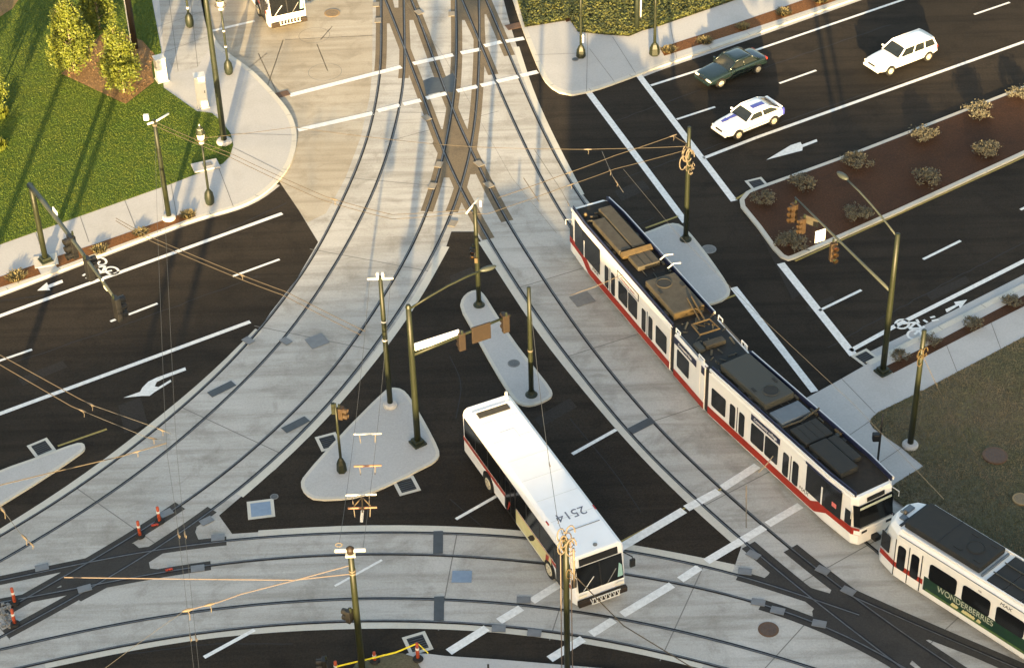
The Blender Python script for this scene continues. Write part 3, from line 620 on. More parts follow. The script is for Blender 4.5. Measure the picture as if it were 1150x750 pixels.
# ------------------------------------------------------------------ poles, signals, lamps
def pole(name, label, cat, base, h, r=.15, r2=None, m='polegreen', z=.12, group=None, foot='collar', footm='walk'):
    g = at(base[0], base[1], z)
    t = thing(name, label, cat, g, 0, group)
    r2 = r2 or r*.72
    MB().tube([(0, 0, 0), (0, 0, h*.33), (0, 0, h*.66), (0, 0, h)], [r, r*.9+r2*.1, (r+r2)/2, r2], 14).build('shaft', M[m], t, smooth=True)
    if foot == 'collar': MB().lathe([(r*2.6, 0), (r*2.6, .12), (r*2.2, .2), (r*1.5, .22)], 20).build('footing', M[footm], t)
    if foot == 'dark': MB().lathe([(r*2.4, 0), (r*2.4, .05), (r*1.6, .12), (r*1.2, .3)], 18).build('footing', M['poledark'], t)
    if foot == 'square':
        b = MB(); b.box((0, 0, .06), (r*4.2, r*4.2, .12), 0, R(33)); b.box((0, 0, .2), (r*3, r*3, .18), 0, R(33)); b.build('base_plate', M['poledark'], t, bevel=.02)
    if foot == 'hex': MB().lathe([(r*3.4, 0), (r*3.6, .08), (r*3.2, .5), (r*2.0, .75), (r*1.2, .85)], 6).build('base', M[m], t)
    if foot == 'bulb': MB().lathe([(r*2.6, 0), (r*3.4, .1), (r*3.8, .4), (r*3.2, .75), (r*1.6, .95), (r*1.3, 1.0)], 14).build('base', M[m], t, smooth=True)
    return t, g
def signal_head(parent, c, rz, m='signal', n=3, s=1.0):
    """three lamp housing, lenses face local +x"""
    hd = MB()
    hd.box((0, 0, 0), (.24*s, .36*s, 1.08*s*n/3), 0)
    o = hd.build('signal_head', M[m], parent, bevel=.02); o.location = c; o.rotation_euler = (0, 0, rz)
    vs = MB(); ls = []
    for i in range(n):
        z = (.36*(n-1)/2-.36*i)*s
        vs.tube([(.12*s, 0, z), (.36*s, 0, z-.02)], .155*s, 12, 0, cap=False)
        l = MB(); l.disc((.128*s, 0, z), .14*s, 'x', .02, 14); l.build('lens', M[('red_l', 'amb_l', 'grn_l')[i % 3]], o)
    vs.build('visor', M[m], o, fix=False)
    MB().box((-.1*s, 0, .62*s*n/3), (.08, .08, .25)).build('bracket', M['poledark'], o)
    return o
def arm(parent, pts, r, m, name='arm'):
    return MB().tube(pts, r, 10).build(name, M[m], parent, smooth=True)
def rel(p, g): return (p[0]-g[0], p[1]-g[1], p[2]-g[2])
def rope(parent, c, k, s=1.0, m='cream', name='rope_coil'):
    b = MB(); rr = random.Random(k)
    for i in range(5):
        a0 = rr.uniform(0, 6.28); rad = rr.uniform(.12, .26)*s; cz = rr.uniform(-.35, .35)*s
        pts = [(math.cos(a0)*.18*s+rad*math.cos(a)*.7, math.sin(a0)*.18*s+rad*math.cos(a)*.4, cz+rad*1.6*math.sin(a)) for a in np.linspace(0, 5.6, 12)]
        b.tube(pts, .025*s, 6)
    o = b.build(name, M[m], parent); o.location = c
def band(parent, z, r, m='cream', h=.08):
    MB().lathe([(r, z), (r, z+h)], 14).build('band', M[m], parent)
TOP = {}
# catenary pole, lawn corner
h = ht(190, 245, 135); t, g = pole('catenary_pole', 'dark green wire pole with a top crossbar and white collar beside the left road', 'pole', (190, 245.3), h, .15, footm='walk'); TOP['P1'] = (g[0], g[1], g[2]+h)
a = rel(at(160, 122, g[2]+h+.1), g); b = rel(at(177, 114.5, g[2]+h+.1), g)
arm(t, [(-.35, -.25, h-.1), (.05, 0, h-.1), (.75, .55, h+.05)], .06, 'white', 'crossbar'); MB().box((-.45, .25, h+.05), (.3, .2, .35)).build('insulator', M['white'], t, bevel=.03); band(t, h-.35, .13, 'cream', .12)
for k_ in (.34, .62): band(t, h*k_, .15, 'poledark')
# signal mast, left road
h = ht(51.5, 293, 207); t, g = pole('traffic_signal', 'traffic signal with long mast arm over the left road, black heads, stone base pad', 'traffic signal', (51.5, 293), h, .16, .14, foot='square')
e = rel(at(131, 338, h+.25), g); s0 = (0, 0, h-.1)
mid = lambda f: tuple(s0[i]+(e[i]-s0[i])*f + (0.18*math.sin(math.pi*f) if i == 2 else 0) for i in range(3))
arm(t, [(-.1, .1, h-.1)]+[mid(f) for f in (.15, .35, .6, .8, 1)], [.15, .14, .12, .10, .09, .07], 'polegrey', 'mast_arm')
for f, rz in ((.52, R(120)), (.66, R(-60)), (.97, R(-60))):
    p = mid(f); signal_head(t, (p[0]+.28*math.cos(rz), p[1]+.28*math.sin(rz), p[2]-.55), R(38) if f > .6 else R(-140), 'black', s=1.25)
p = mid(.28); q = MB(); q.box((0, 0, 0), (.06, .55, .45), 0, R(30)); o = q.build('sign', M['sign'], t); o.location = (p[0]+.15, p[1]-.05, p[2]+.1)
p = mid(.85); q = MB(); q.tube([(0, 0, .15), (.15, -.3, -.2), (.18, -.1, -.5)], .05, 7); o = q.build('cable_loop', M['white'], t); o.location = p
q = MB(); q.box((0, 0, .01), (1.3, 1.1, .05), 0, R(15)); q.build('base_pad', M['kerb'], t)
# tall dark pole by the corner
t, g = pole('tall_pole', 'very tall dark pole with a white collar on the grass corner, top beyond the frame', 'pole', (252, 160), 12.5, .18, .12, m='poledark', footm='walk'); TOP['P3'] = (g[0], g[1], 9.0)
# ornamental lamps
def lamp(base, h, label, ring=True, hidden=False, m='poledark'):
    t, g = pole('street_lamp', label, 'street lamp', base, h, .075, .06, m=m, foot='bulb')
    MB().lathe([(.06, h), (.16, h+.06), (.16, h+.12), (.09, h+.2), (.2, h+.34), (.24, h+.7), (.17, h+1.0), (.05, h+1.15), (.02, h+1.3)], 12).build('lantern', M['lamp'], t, smooth=True)
    MB().lathe([(.26, h+.68), (.27, h+.76), (.16, h+1.02), (.04, h+1.2)], 12).build('lantern_cap', M[m], t)
    q = MB(); q.tube([(.34*math.cos(a), .34*math.sin(a), h+.36) for a in np.linspace(0, 6.283, 19)], .025, 6, cap=False); q.build('ring', M['ochre'], t)
    return t, g
h = ht(236, 229, 162); t, g = lamp((236, 229), h, 'dark ornamental street lamp with bulbous base on the corner pavement by the left kerb'); TOP['P4'] = (g[0], g[1], h+.9)
t, g = lamp((257.3, 83), ht(257, 83, 12), 'dark ornamental street lamp with white bands beside the kerb near the stopped bus'); [band(t, z, .085, 'white', .1) for z in (1.9, 3.0)]
t, g = lamp((213.5, 30), 4.6, 'ornamental street lamp on the brown paving at the top edge'); band(t, 1.3, .09, 'white', .15)
h = 5.0
t, g = pole('street_lamp', 'slim green lamp post with a six-sided base on the pale corner pavement at the top', 'street lamp', (652.5, 64), h, .085, .07, m='polegreen', foot='hex'); MB().lathe([(.06, h), (.2, h+.1), (.24, h+.6), (.05, h+1.0)], 12).build('lantern', M['lamp'], t, smooth=True); q = MB(); q.box((.12, -.06, 1.35), (.1, .2, .5)); q.build('sign_plate', M['sign'], t)
t, g = pole('street_lamp', 'pale green lamp post with a six-sided base beside the rust mulch strip at the top', 'street lamp', (735, 61.3), h, .095, .08, m='polegreen', foot='hex'); MB().lathe([(.06, h), (.2, h+.1), (.24, h+.6), (.05, h+1.0)], 12).build('lantern', M['lamp'], t, smooth=True)
t, g = pole('tall_pole', 'dark green post standing in the ground cover at the top', 'pole', (715, 34), 6.5, .15, m='poledark', foot=None)
t, g = pole('flag_pole', 'slim white pole in the ground cover behind the green posts', 'pole', (719.5, 22), 6.0, .06, m='white', foot=None)
# tall pole near trees; its shadow is built as the dark brown shaft
t, g = pole('tall_pole', 'white-edged tall pole behind the right-hand young tree, its shadow built as a brown shaft', 'pole', (152, 55), 8.5, .2, .18, m='signbrown', foot=None); q = MB(); q.box((-.2, -.08, 4.3), (.07, .07, 8.4)); q.build('white_strip', M['white'], t)
# T pole on triangular island
h = ht(438.4, 455.3, 311); t, g = pole('catenary_pole', 'green wire pole with a white crossbar on the upper corner of the triangular island', 'pole', (438.4, 455.3), h, .14); TOP['P5'] = (g[0], g[1], g[2]+h)
arm(t, [(-.62, 0, h-.12), (.62, 0, h-.12)], .055, 'white', 'crossbar'); MB().box((-.12, 0, h+.08), (.12, .12, .3)).build('insulator', M['white'], t); MB().box((.13, 0, h+.08), (.12, .12, .3)).build('insulator', M['white'], t)
for k_ in (.52, .66): band(t, h*k_, .14, 'white')
# mast pole on triangular island
h = ht(469.3, 498, 345); t, g = pole('traffic_signal', 'green traffic signal pole with lamp arm and signal arm on the triangular island', 'traffic signal', (469.3, 498), h, .16, .13, foot='square')
e = rel(at(548, 302, h+.9), g); arm(t, [(0, 0, h-.15)]+[(e[0]*f, e[1]*f, h-.15+.95*math.sin(f*math.pi/2)) for f in (.25, .5, .75, 1)], .055, 'polegreen', 'lamp_arm')
q = MB(); q.lathe([(.02, -.06), (.14, -.04), (.17, .03), (.1, .1), (.02, .12)], 12); o = q.build('lamp_head', M['polegrey'], t, smooth=True); o.location = (e[0], e[1], h+.8); o.scale = (2.6, 1.1, 1); o.rotation_euler = (0, 0, math.atan2(e[1], e[0]))
MB().lathe([(.15, h-.02), (.1, h+.12), (.02, h+.15)], 10).build('cap', M['polegreen'], t)
za = ht(469.3, 498, 397); e = rel(at(573, 353, za+.55), g)
arm(t, [(e[0]*f, e[1]*f, za-g[2]+.5*f) for f in (0, .3, .7, 1)], [.09, .08, .07, .06], 'polegreen', 'mast_arm')
an = math.atan2(e[1], e[0])
p = (e[0]*.2, e[1]*.2, za-g[2]+.42); L = math.hypot(e[0], e[1]); q = MB(); q.box((L*.26, .06, .28), (L*.44, .05, .42)); o = q.build('street_sign', M['sign'], t); o.rotation_euler = (0, 0, an); o.location = (0, 0, za-g[2]+.1)
q = MB(); q.box((L*.70, 0, -.25), (L*.19, .1, .95)); o = q.build('signal_backplate', M['signbrown'], t, bevel=.02); o.rotation_euler = (0, 0, an); o.location = (0, -.12, za-g[2]+.35)
for f in (.5, .95):
    for dz in (0,): signal_head(t, (e[0]*f, e[1]*f-.02, za-g[2]+.5*f-.35), an+R(90 if f < .6 else 90), 'signbrown', s=.95)
# poles on narrow island
h = ht(538, 342.7, 231); t, g = pole('catenary_pole', 'green pole with insulators at the top end of the narrow island under the switch', 'pole', (538, 342.7), h, .13, foot='dark'); TOP['P7'] = (g[0], g[1], g[2]+h)
arm(t, [(-.45, -.35, h-.25), (.2, .5, h+.1)], .05, 'white', 'crossbar'); MB().box((.3, .15, h), (.1, .1, .35)).build('insulator', M['white'], t); signal_head(t, (-.2, -.2, h*.56), R(-100), 'black', 2, .8)
q = MB(); q.box((-.05, -.18, h*.48), (.16, .12, .3)); q.build('controller', M['ochre'], t)
h = ht(596.8, 443.3, 323); t, g = pole('catenary_pole', 'slender green pole at the lower end of the narrow island above the bus', 'pole', (596.8, 443.3), h, .13, foot='dark'); TOP['P8'] = (g[0], g[1], g[2]+h); band(t, h*.42, .14, 'cream'); band(t, h*.7, .13, 'poledark')
# rope pole
h = ht(770, 269, 143); t, g = pole('catenary_pole', 'green pole with a cream rope coil near its top on the island behind the tram', 'pole', (770, 269), h, .14, foot='dark'); TOP['P9'] = (g[0], g[1], g[2]+h-1.2)
rope(t, (-.12, -.1, h-1.7), 3, 1.3); rope(t, (.12, -.12, h-2.5), 8, .8); band(t, h-1.35, .13, 'cream', .15)
# right signal pole with luminaire
h = ht(991.3, 418, 263); t, g = pole('traffic_signal', 'olive traffic signal pole at the right kerb, its signals hanging above the planted median', 'traffic signal', (991.3, 418), h, .16, .12, foot='square')
e = rel(at(946, 200, h+.7), g)
arm(t, [(0, 0, h-.2)]+[(e[0]*f, e[1]*f, h-.2+.9*math.sin(f*math.pi/2)) for f in (.2, .45, .7, .95)], .05, 'polegrey', 'lamp_arm')
q = MB(); q.lathe([(.02, -.06), (.14, -.04), (.17, .03), (.1, .1), (.02, .12)], 12); o = q.build('lamp_head', M['polegrey'], t, smooth=True); o.location = (e[0], e[1], h+.7); o.scale = (2.6, 1.2, 1); o.rotation_euler = (0, 0, math.atan2(e[1], e[0]))
za = ht(991.3, 418, 326); e = rel(at(893, 220, za+.5), g); an = math.atan2(e[1], e[0])
arm(t, [(e[0]*f, e[1]*f, za-g[2]+.4*f) for f in (0, .3, .7, 1)], [.085, .075, .06, .045], 'polegrey', 'mast_arm')
for f, d in ((.985, .0), (.56, .0)): signal_head(t, (e[0]*f-.12, e[1]*f-.2, za-g[2]+.4*f-.72), R(-140) if f > .9 else R(-75), 'signal', s=1.)
o = signal_head(t, (e[0]*.84-.35, e[1]*.84-.2, za-g[2]-.35), R(-150), 'signal', s=.85)
q = MB(); q.box((0, 0, 0), (.75, .08, .5)); o = q.build('signal_back', M['roofunit'], t, bevel=.02); o.location = (e[0]*.82+.05, e[1]*.82, za-g[2]-.15); o.rotation_euler = (0, 0, R(-40))
q = MB(); q.box((0, 0, 0), (.03, .6, .72)); o = q.build('sign', M['sign'], t); o.location = (e[0]*.70-.12, e[1]*.70-.18, za-g[2]-.28); o.rotation_euler = (0, 0, R(-70+5))
# right pole with yellow rope
h = ht(1022, 500.7, 371); t, g = pole('catenary_pole', 'olive pole with a yellow rope band on a white collar in the dry grass', 'pole', (1022, 500.7), h, .15, footm='walk'); TOP['P11'] = (g[0], g[1], g[2]+h-1.35)
rope(t, (0, -.12, h-1.4), 5, .8, 'ochre')
# pedestrian signals
h = ht(985.5, 519, 465); t, g = pole('pedestrian_signal', 'thin black pedestrian signal post on the pavement behind the first tram', 'pedestrian signal', (985.5, 519), h, .055, m='black', foot=None)
q = MB(); q.box((-.22, -.05, h*.55), (.34, .3, .42)); q.build('signal_head', M['black'], t, bevel=.05)
h = ht(384, 529, 453); t, g = pole('pedestrian_signal', 'short pedestrian signal with an ochre head and hexagonal foot on the triangular island', 'pedestrian signal', (384, 529), h, .07, m='polegreen', foot='hex')
signal_head(t, (.25, -.05, h-.55), R(-20), 'signal', 2, .9); q = MB(); q.box((-.12, 0, h-.3), (.16, .18, .6)); q.build('housing', M['polegreen'], t)
# foreground poles
h = ht(406.7, 748.7, 614); h0 = h
g0 = at(408, 764); h = ht(408, 764, 614); t, g = pole('catenary_pole', 'green foreground pole with a white T-shaped crossbar and a black signal box', 'pole', (408, 764), h-.12, .15, .12, foot='dark'); TOP['P13'] = (g[0], g[1], h)
arm(t, [(-.62, 0, h-.2), (.62, 0, h-.2)], .085, 'white', 'crossbar'); MB().lathe([(.16, h-.3), (.17, h-.1), (.05, h+.02)], 12).build('cap', M['signbrown'], t, smooth=True); MB().box((0, -.05, h-.42), (.4, .2, .1)).build('clamp', M['white'], t)
q = MB(); q.tube([(-.45+.14*math.cos(a), .15, h-.02+.1*math.sin(a)) for a in np.linspace(0, 6, 12)], .02, 6); q.build('wire_coil', M['cream'], t)
for z in (h-1.35, h-1.5): band(t, z, .15, 'cream')
signal_head(t, (-.3, -.05, ht(408, 764, 690)), R(150), 'black', 2, .9)
h = ht(637.3, 762, 606); t, g = pole('catenary_pole', 'dark green foreground pole with tangled ropes on top standing before the bus', 'pole', (637.3, 762), h, .13, .12, foot='dark'); TOP['P14'] = (g[0], g[1], h)
rope(t, (0, 0, h), 2, 1.2, 'cream'); rope(t, (.1, 0, h-.3), 12, 1.0, 'ochre'); rope(t, (0, -.1, h-1.9), 4, .7, 'ochre', 'rope_band')
arm(t, [(-.22, 0, h-.1), (-.24, -.05, .3)], .022, 'wirepink', 'cable'); arm(t, [(.2, 0, h-.1), (.22, -.05, .3)], .022, 'wirepink', 'cable'); arm(t, [(.3, -.1, h-.4), (.33, -.1, h-2.6)], .05, 'cream', 'cable')
t, g = pole('pedestrian_signal', 'black post tip of a signal at the bottom edge beside the bare plot', 'pedestrian signal', (549.5, 775), 1.6, .06, m='black', foot=None)
t, g = pole('pedestrian_signal', 'black signal head low at the bottom edge left of the T-shaped pole', 'pedestrian signal', (371, 780), 2.0, .06, m='black', foot=None); signal_head(t, (-.1, 0, 1.9), R(180), 'black', 2, .9)

# ------------------------------------------------------------------ overhead wires
def wire(pts, r, m, label, sag=.12, fit=()):
    P = []
    for a, b in zip(pts[:-1], pts[1:]):
        a, b = Vector(a), Vector(b)
        for f in np.linspace(0, 1, 9)[:(9 if b == Vector(pts[-1]) else 8)]:
            p = a.lerp(b, float(f)); p.z -= sag*4*f*(1-f); P.append(p)
    o = MB().tube(P, r*.72, 6).build('overhead_wire', M[m]); tag(o, label, 'wire')
    for f, s in fit:
        p = P[int(f*(len(P)-1))]; q = P[min(int(f*(len(P)-1))+1, len(P)-1)]; d = (q-p).normalized()
        k = MB(); k.tube([p-d*.22, p-d*.05, p+d*.05, p+d*.22], [.025*s, .05*s, .05*s, .025*s], 7); k.tube([p+Vector((0, 0, -.03)), p+Vector((.05, 0, -.2*s)), p+Vector((.02, 0, -.38*s))], .016, 6)
        k.build('insulator', M['cream'], o)
    return o
T = TOP
def up_(k, dz=0, dx=0, dy=0): return (T[k][0]+dx, T[k][1]+dy, T[k][2]+dz)
wire([up_('P1', -.1), at(258, 172, 6.3), at(366, 221, 6.2), at(440, 241, 6.2), up_('P7', -.2)], .022, 'wiretan', 'tan span wire, upper of the pair from the lawn-corner pole to the narrow island', 0.05, ((.55, 1),))
wire([up_('P1', -.35), at(257, 176, 6.0), at(360, 224, 5.9), at(440, 246, 6.0), up_('P7', -.4)], .022, 'wiretan', 'tan span wire, lower of the pair from the lawn-corner pole to the narrow island', 0.05)
wire([up_('P9'), at(680, 167.3, 6.2), at(627, 167.5, 6.2), at(530, 165, 6.2), at(440, 157, 6.1), at(330, 143, 6.0), up_('P4', -.4)], .02, 'wiretan', 'long thin span wire crossing the plaza from the rope-coil pole to the corner lamp', 0.03, ((.24, .8),))
wire([up_('P9', .1), at(756, 152.5, 6.3), at(690, 175, 6.2), at(632, 196.5, 6.1), at(560, 222, 6.0)], .025, 'wiretan', 'pull-off wire left of the rope-coil pole, the upper sloping one', 0.02, ((.25, .8), (.74, .7)))
wire([up_('P9', -.2), at(690, 190, 6.1), at(641, 207.5, 6.0), at(548, 240, 5.9), up_('P7', -.5)], .022, 'wiretan', 'pull-off wire left of the rope-coil pole, the lower sloping one', 0.02, ((.5, .7),))
wire([at(130, 245, 6.0), at(172, 267.5, 6.0), at(264, 306, 6.0), at(321, 327.5, 6.0), at(410, 372, 5.9)], .024, 'wiretan', 'tan wire, upper of two crossing the left road beyond its kerb', 0.02, ((.55, .8),))
wire([at(130, 248, 5.8), at(170, 271, 5.8), at(264, 311, 5.8), at(318, 331.5, 5.8), at(405, 376, 5.8)], .024, 'wiretan', 'tan wire, lower of two crossing the left road beyond its kerb', 0.02)
wire([at(-60, 364, 6.1), at(0, 398.5, 6.0), at(88, 447, 6.0), at(104, 455, 6.0)], .028, 'wiretan', 'thick tan wire from the left edge over the turn arrow, upper of the pair', 0.0, ((.97, 1),))
wire([at(104, 455, 6.0), at(175, 480, 6.0), at(192, 487, 6.0)], .014, 'wire', 'thin grey end of the upper wire over the outer left track', 0.0, ((.7, .9),))
wire([at(-60, 374, 5.9), at(0, 409.5, 5.9), at(80, 456, 5.8), at(97, 463, 5.8)], .028, 'wiretan', 'thick tan wire from the left edge over the turn arrow, lower of the pair', 0.0, ((.95, 1),))
wire([at(97, 463, 5.8), at(165, 491, 5.8), at(182, 494, 5.8)], .014, 'wire', 'thin grey end of the lower wire over the outer left track', 0.0, ((.7, .9),))
wire([at(-60, 556, 5.9), at(0, 544.5, 5.9), at(60, 530, 5.9), at(133, 513, 5.9), at(187, 497.5, 5.9)], .034, 'wiretan', 'thick tan wire from the left edge across the left island tip', 0.0, ((.86, .8),))
for k, (x0, x1, lb) in enumerate(((0, 0, 'left one of two thin contact wires hanging down from the lawn-corner pole'), (9, 11, 'right one of two thin contact wires hanging down from the lawn-corner pole'))):
    wire([up_('P1', -.2+.02*k, .05*k), at(177+x0, 260, 6.2), at(185+x1, 465, 6.0), at(188+x1, 512, 5.9), at(197+x1*.7, 572, 5.8), at(206+x1*.6, 645, 5.6), at(222+x1*.5, 790, 5.5)], .011, 'wire', lb, 0.0, ((.74, .8), (.93, .6)))
p5, p13 = T['P5'], T['P13']
for k, (dx, lb) in enumerate(((-.5, 'left one of two thin wires between the two T-shaped poles'), (.5, 'right one of two thin wires between the two T-shaped poles'))):
    wire([(p5[0]+dx, p5[1], p5[2]-.1), (p13[0]+dx, p13[1], p13[2]-.15)], .012, 'wire', lb, .7)
def hanger(x, y, z, L, m, name, lb, extra=True):
    g = at(x, y, z); t = thing(name, lb, 'insulator', g)
    MB().tube([(-L, 0, 0), (L, 0, 0)], .045, 8).build('bar', M[m], t)
    if extra:
        for dx in (-L*.6, L*.55): q = MB(); q.tube([(dx, 0, 0), (dx*.9, -.2, -.35)], .02, 6); q.build('clip', M['cream'], t)
    return t
hanger(413, 487, 6.6, .62, 'white', 'wire_spreader', 'white spreader bar above the triangular island')
hanger(413, 523, 6.4, .6, 'orangefit', 'wire_spreader', 'orange-pink spreader bar above the triangular island')
hanger(405.5, 555.5, 6.3, .66, 'white', 'wire_spreader', 'white spreader bar above the lower edge of the triangular island')
t = hanger(407, 570, 6.2, .62, 'orangefit', 'section_insulator', 'orange section insulator with yellow frame hanging below the triangular island'); q = MB()
q.tube([(-.35, 0, .1), (0, .3, .35), (.35, 0, .1)], .035, 6); q.tube([(0, .3, .35), (0, -.2, -.1)], .04, 6); q.build('frame', M['ochre'], t); q = MB(); q.tube([(.0, -.1, -.05), (-.06, -.4, -.45)], .07, 7); q.build('weight', M['white'], t)
wire([up_('P8', -.1), at(604, 420, 6.3), at(610, 470, 6.2), at(617, 521, 6.2), at(626, 583, 6.3), up_('P14', -.1)], .018, 'wire', 'thin wire running down over the bus roof to the foreground rope pole', 0.0, ((.6, .5), (.8, .6)))
wire([up_('P14', -1.4), at(700, 702, 4.2), at(778.7, 750, 3.0), at(850, 790, 1.2)], .034, 'wiretan', 'thick tan guy rope slanting down right from the foreground rope pole', 0.0)
wire([up_('P13', -1.4), at(330, 651, 5.8), at(220, 650, 5.8), at(72, 648, 5.8)], .030, 'wirepink', 'pale straight wire from the T-shaped pole left across the lower tracks', 0.0)
wire([up_('P13', -.9), at(340, 649, 6.2), at(270, 667, 6.2), at(245, 676, 6.2), at(206, 686, 6.2)], .028, 'wirepink', 'pale sloping wire from the T-shaped pole ending in a cream clamp', 0.0, ((.83, 1.2), (.99, 1.5)))
wire([at(206, 686, 6.2), at(165, 715, 6.1), at(115, 752, 6.0), at(60, 795, 6.0)], .012, 'wire', 'thin grey wire continuing from the cream clamp to the bottom left', 0.0)
wire([up_('P11', 0), at(1060, 450, 3.4), at(1112, 545, .9), at(1125, 566, .14)], .022, 'wiretan', 'tan guy rope from the yellow-banded pole down into the dry grass', 0.0)
wire([at(-40, 538, 5.8), at(3, 572, 5.8), at(22, 598, 5.8), at(37, 612, 5.8)], .018, 'wire', 'short wire with cream clamp at the left edge over the curved tracks', 0.0, ((.35, 1.4), (.8, 1.2), (.98, .8)))
wire([at(600, 168, 5.6), at(631, 215, 5.7), at(640, 232, 5.7)], .02, 'wire', 'short contact wire piece over the plaza left of the tram tail', 0.0, ((.9, .5),))
wire([at(588, 200, 5.7), at(605, 226, 5.7)], .03, 'cream', 'short pale wire segment above the right plaza track', 0.0)
wire([at(676, 170, 6.0), at(688, 198, 6.0), at(700, 216, 5.8)], .022, 'wire', 'short wire with a clamp over the dark crosswalk', 0.0, ((.4, .9), (.7, .7)))
wire([at(700, 190, 6.1), at(760, 262, 6.1), at(850, 352, 6.1), at(960, 455, 6.0), at(1060, 560, 6.0)], .011, 'wire', 'long thin contact wire along the first tram', 0.0)
wire([at(440, -20, 6.0), at(500, 66, 6.0), at(575, 200, 6.0), at(625, 262, 6.0)], .010, 'wire', 'long thin contact wire over the switch at the top', 0.0)
wire([at(640, 332, 5.8), at(668, 322, 5.8), at(700, 308, 5.8)], .022, 'cream', 'short pale pull-off arm beside the tram rear door', 0.0, ((.9, .4),))
wire([at(838, 592, 5.5), at(838, 565, 5.6), at(838, 545, 5.8)], .035, 'cream', 'cream hanger piece over the crosswalk beside the tram', 0.0)
wire([at(852, 530, 5.8), at(862, 520, 5.8), at(868, 512, 5.8)], .03, 'cream', 'short cream arm at the side of the tram front half', 0.0)

# ------------------------------------------------------------------ cabinets, cones
def cabinet(x, y, lx, ly, h, rz, lb):
    g = at(x, y, ZS+.01); t = thing('utility_cabinet', lb, 'cabinet', g, rz)
    MB().box((0, 0, h/2+.06), (lx, ly, h)).build('housing', M['box'], t, bevel=.03); MB().box((0, 0, .03), (lx+.12, ly+.12, .06)).build('plinth', M['walk'], t)
    MB().box((0, -ly/2-.012, h*.52), (lx*.86, .02, h*.82)).build('door', M['box'], t); MB().box((lx*.3, -ly/2-.035, h*.55), (.04, .03, .16)).build('handle', M['poledark'], t)
    MB().box((0, 0, h+.075), (lx+.05, ly+.05, .03)).build('cap', M['box'], t)
cabinet(182, 90, .62, .62, 1.55, R(25), 'white utility cabinet at the edge of the lawn beside the bark bed')
cabinet(228, 119, .66, .6, 2.1, R(12), 'taller white utility cabinet on the pavement beside the tall dark pole')
g = at(231, 187, .14); t = thing('concrete_pad', 'flat white concrete pad with a small lid in the lawn corner beside the lamp', 'pad', g, R(20)); MB().box((0, 0, .05), (1.55, .95, .1)).build('slab', M['walk'], t, bevel=.02); MB().box((.1, 0, .11), (.55, .4, .03)).build('lid', M['grey'], t)
def cone(x, y, lb, h=.95, z=.02):
    g = at(x, y, z); t = thing('traffic_delineator', lb, 'traffic cone', g); MB().lathe([(.22, 0), (.24, .03), (.2, .1), (.1, .12)], 12).build('base', M['rubber'], t)
    MB().lathe([(.085, .1), (.075, h*.6), (.07, h), (.03, h+.03)], 12).build('tube', M['cone'], t, smooth=True); MB().lathe([(.087, h*.62), (.084, h*.74)], 12).build('reflective_band', M['white'], t)
cone(157.5, 602, 'orange delineator tube in the dark switch groove, left of the pair there'); cone(179.5, 586, 'orange delineator tube in the dark switch groove, right of the pair there')
cone(17, 677, 'upper orange delineator tube at the left edge beside the rubble'); cone(17, 701, 'lower orange delineator tube at the left edge beside the rubble')
cone(421, 742, 'short orange delineator on the bare plot under the yellow tape', .55, .15); cone(469.5, 740, 'tall orange delineator at the corner of the taped bare plot', 1.0, .15); cone(378, 757, 'orange delineator at the bottom edge holding the left end of the tape', .8, .15)
tp = [at(378, 748, .8), at(421, 738, .75), at(445, 732, .8), at(469, 722, 1.1), at(481, 733, .6)]
b = MB()
for p, q in zip(tp[:-1], tp[1:]): b.poly([(p[0], p[1], p[2]-.05), (q[0], q[1], q[2]-.05), (q[0], q[1], q[2]+.05), (p[0], p[1], p[2]+.05)]); b.poly([(p[0], p[1]+.006, p[2]+.05), (q[0], q[1]+.006, q[2]+.05), (q[0], q[1]+.006, q[2]-.05), (p[0], p[1]+.006, p[2]-.05)])
tag(b.build('caution_tape', M['tape']), 'yellow caution tape strung between orange delineators at the bottom', 'tape')
b = MB()
for i in range(60):
    p = at(random.uniform(0, 12), random.uniform(678, 705), .03); s = random.uniform(.04, .16); b.box((p[0], p[1], .02+s/2), (s, s*.8, s*.6), 0, random.uniform(0, 3))
stuff(b.build('rubble', M['grey']))
for x, y, lb in ((190, 640, 'small red marker block beside the lower switch rail'), (174, 590, 'small red marker block in the groove between the delineators')):
    g = at(x, y, .02); o = MB().box((0, 0, .06), (.34, .09, .09)).build('marker_block', M['busred'], bevel=.02); o.location = g; o.rotation_euler = (0, 0, R(15)); tag(o, lb, 'marker')

# ------------------------------------------------------------------ planting
def tuft(x, y, s, m, name, lb, grp, z=.128, n=260, flat=.6):
    g = at(x, y, z); b = MB()
    rr = random.Random(int(x*7+y))
    for i in range(n):
        a = rr.uniform(0, 6.283); ro = rr.random()**.6*.45*s; l = s*rr.uniform(.35, .75); le = rr.uniform(.1, .9)
        bx, by = ro*math.cos(a), ro*math.sin(a); w = .022*s+.008
        tx, ty = bx+math.cos(a)*l*le*.6, by+math.sin(a)*l*le*.6; tz = l*flat*(1.1-le*.5)
        pa = a+1.57+rr.uniform(-.8, .8); dx, dy = math.cos(pa)*w, math.sin(pa)*w
        b._add([(bx-dx, by-dy, 0), (bx+dx, by+dy, 0), (tx+dx*.6, ty+dy*.6, tz), (tx-dx*.6, ty-dy*.6, tz)], [(0, 1, 2, 3)])
    t = b.build(name, M[m], fix=False); t.location = g; tag(t, lb, 'shrub' if m == 'shrub' else 'grass clump', grp)
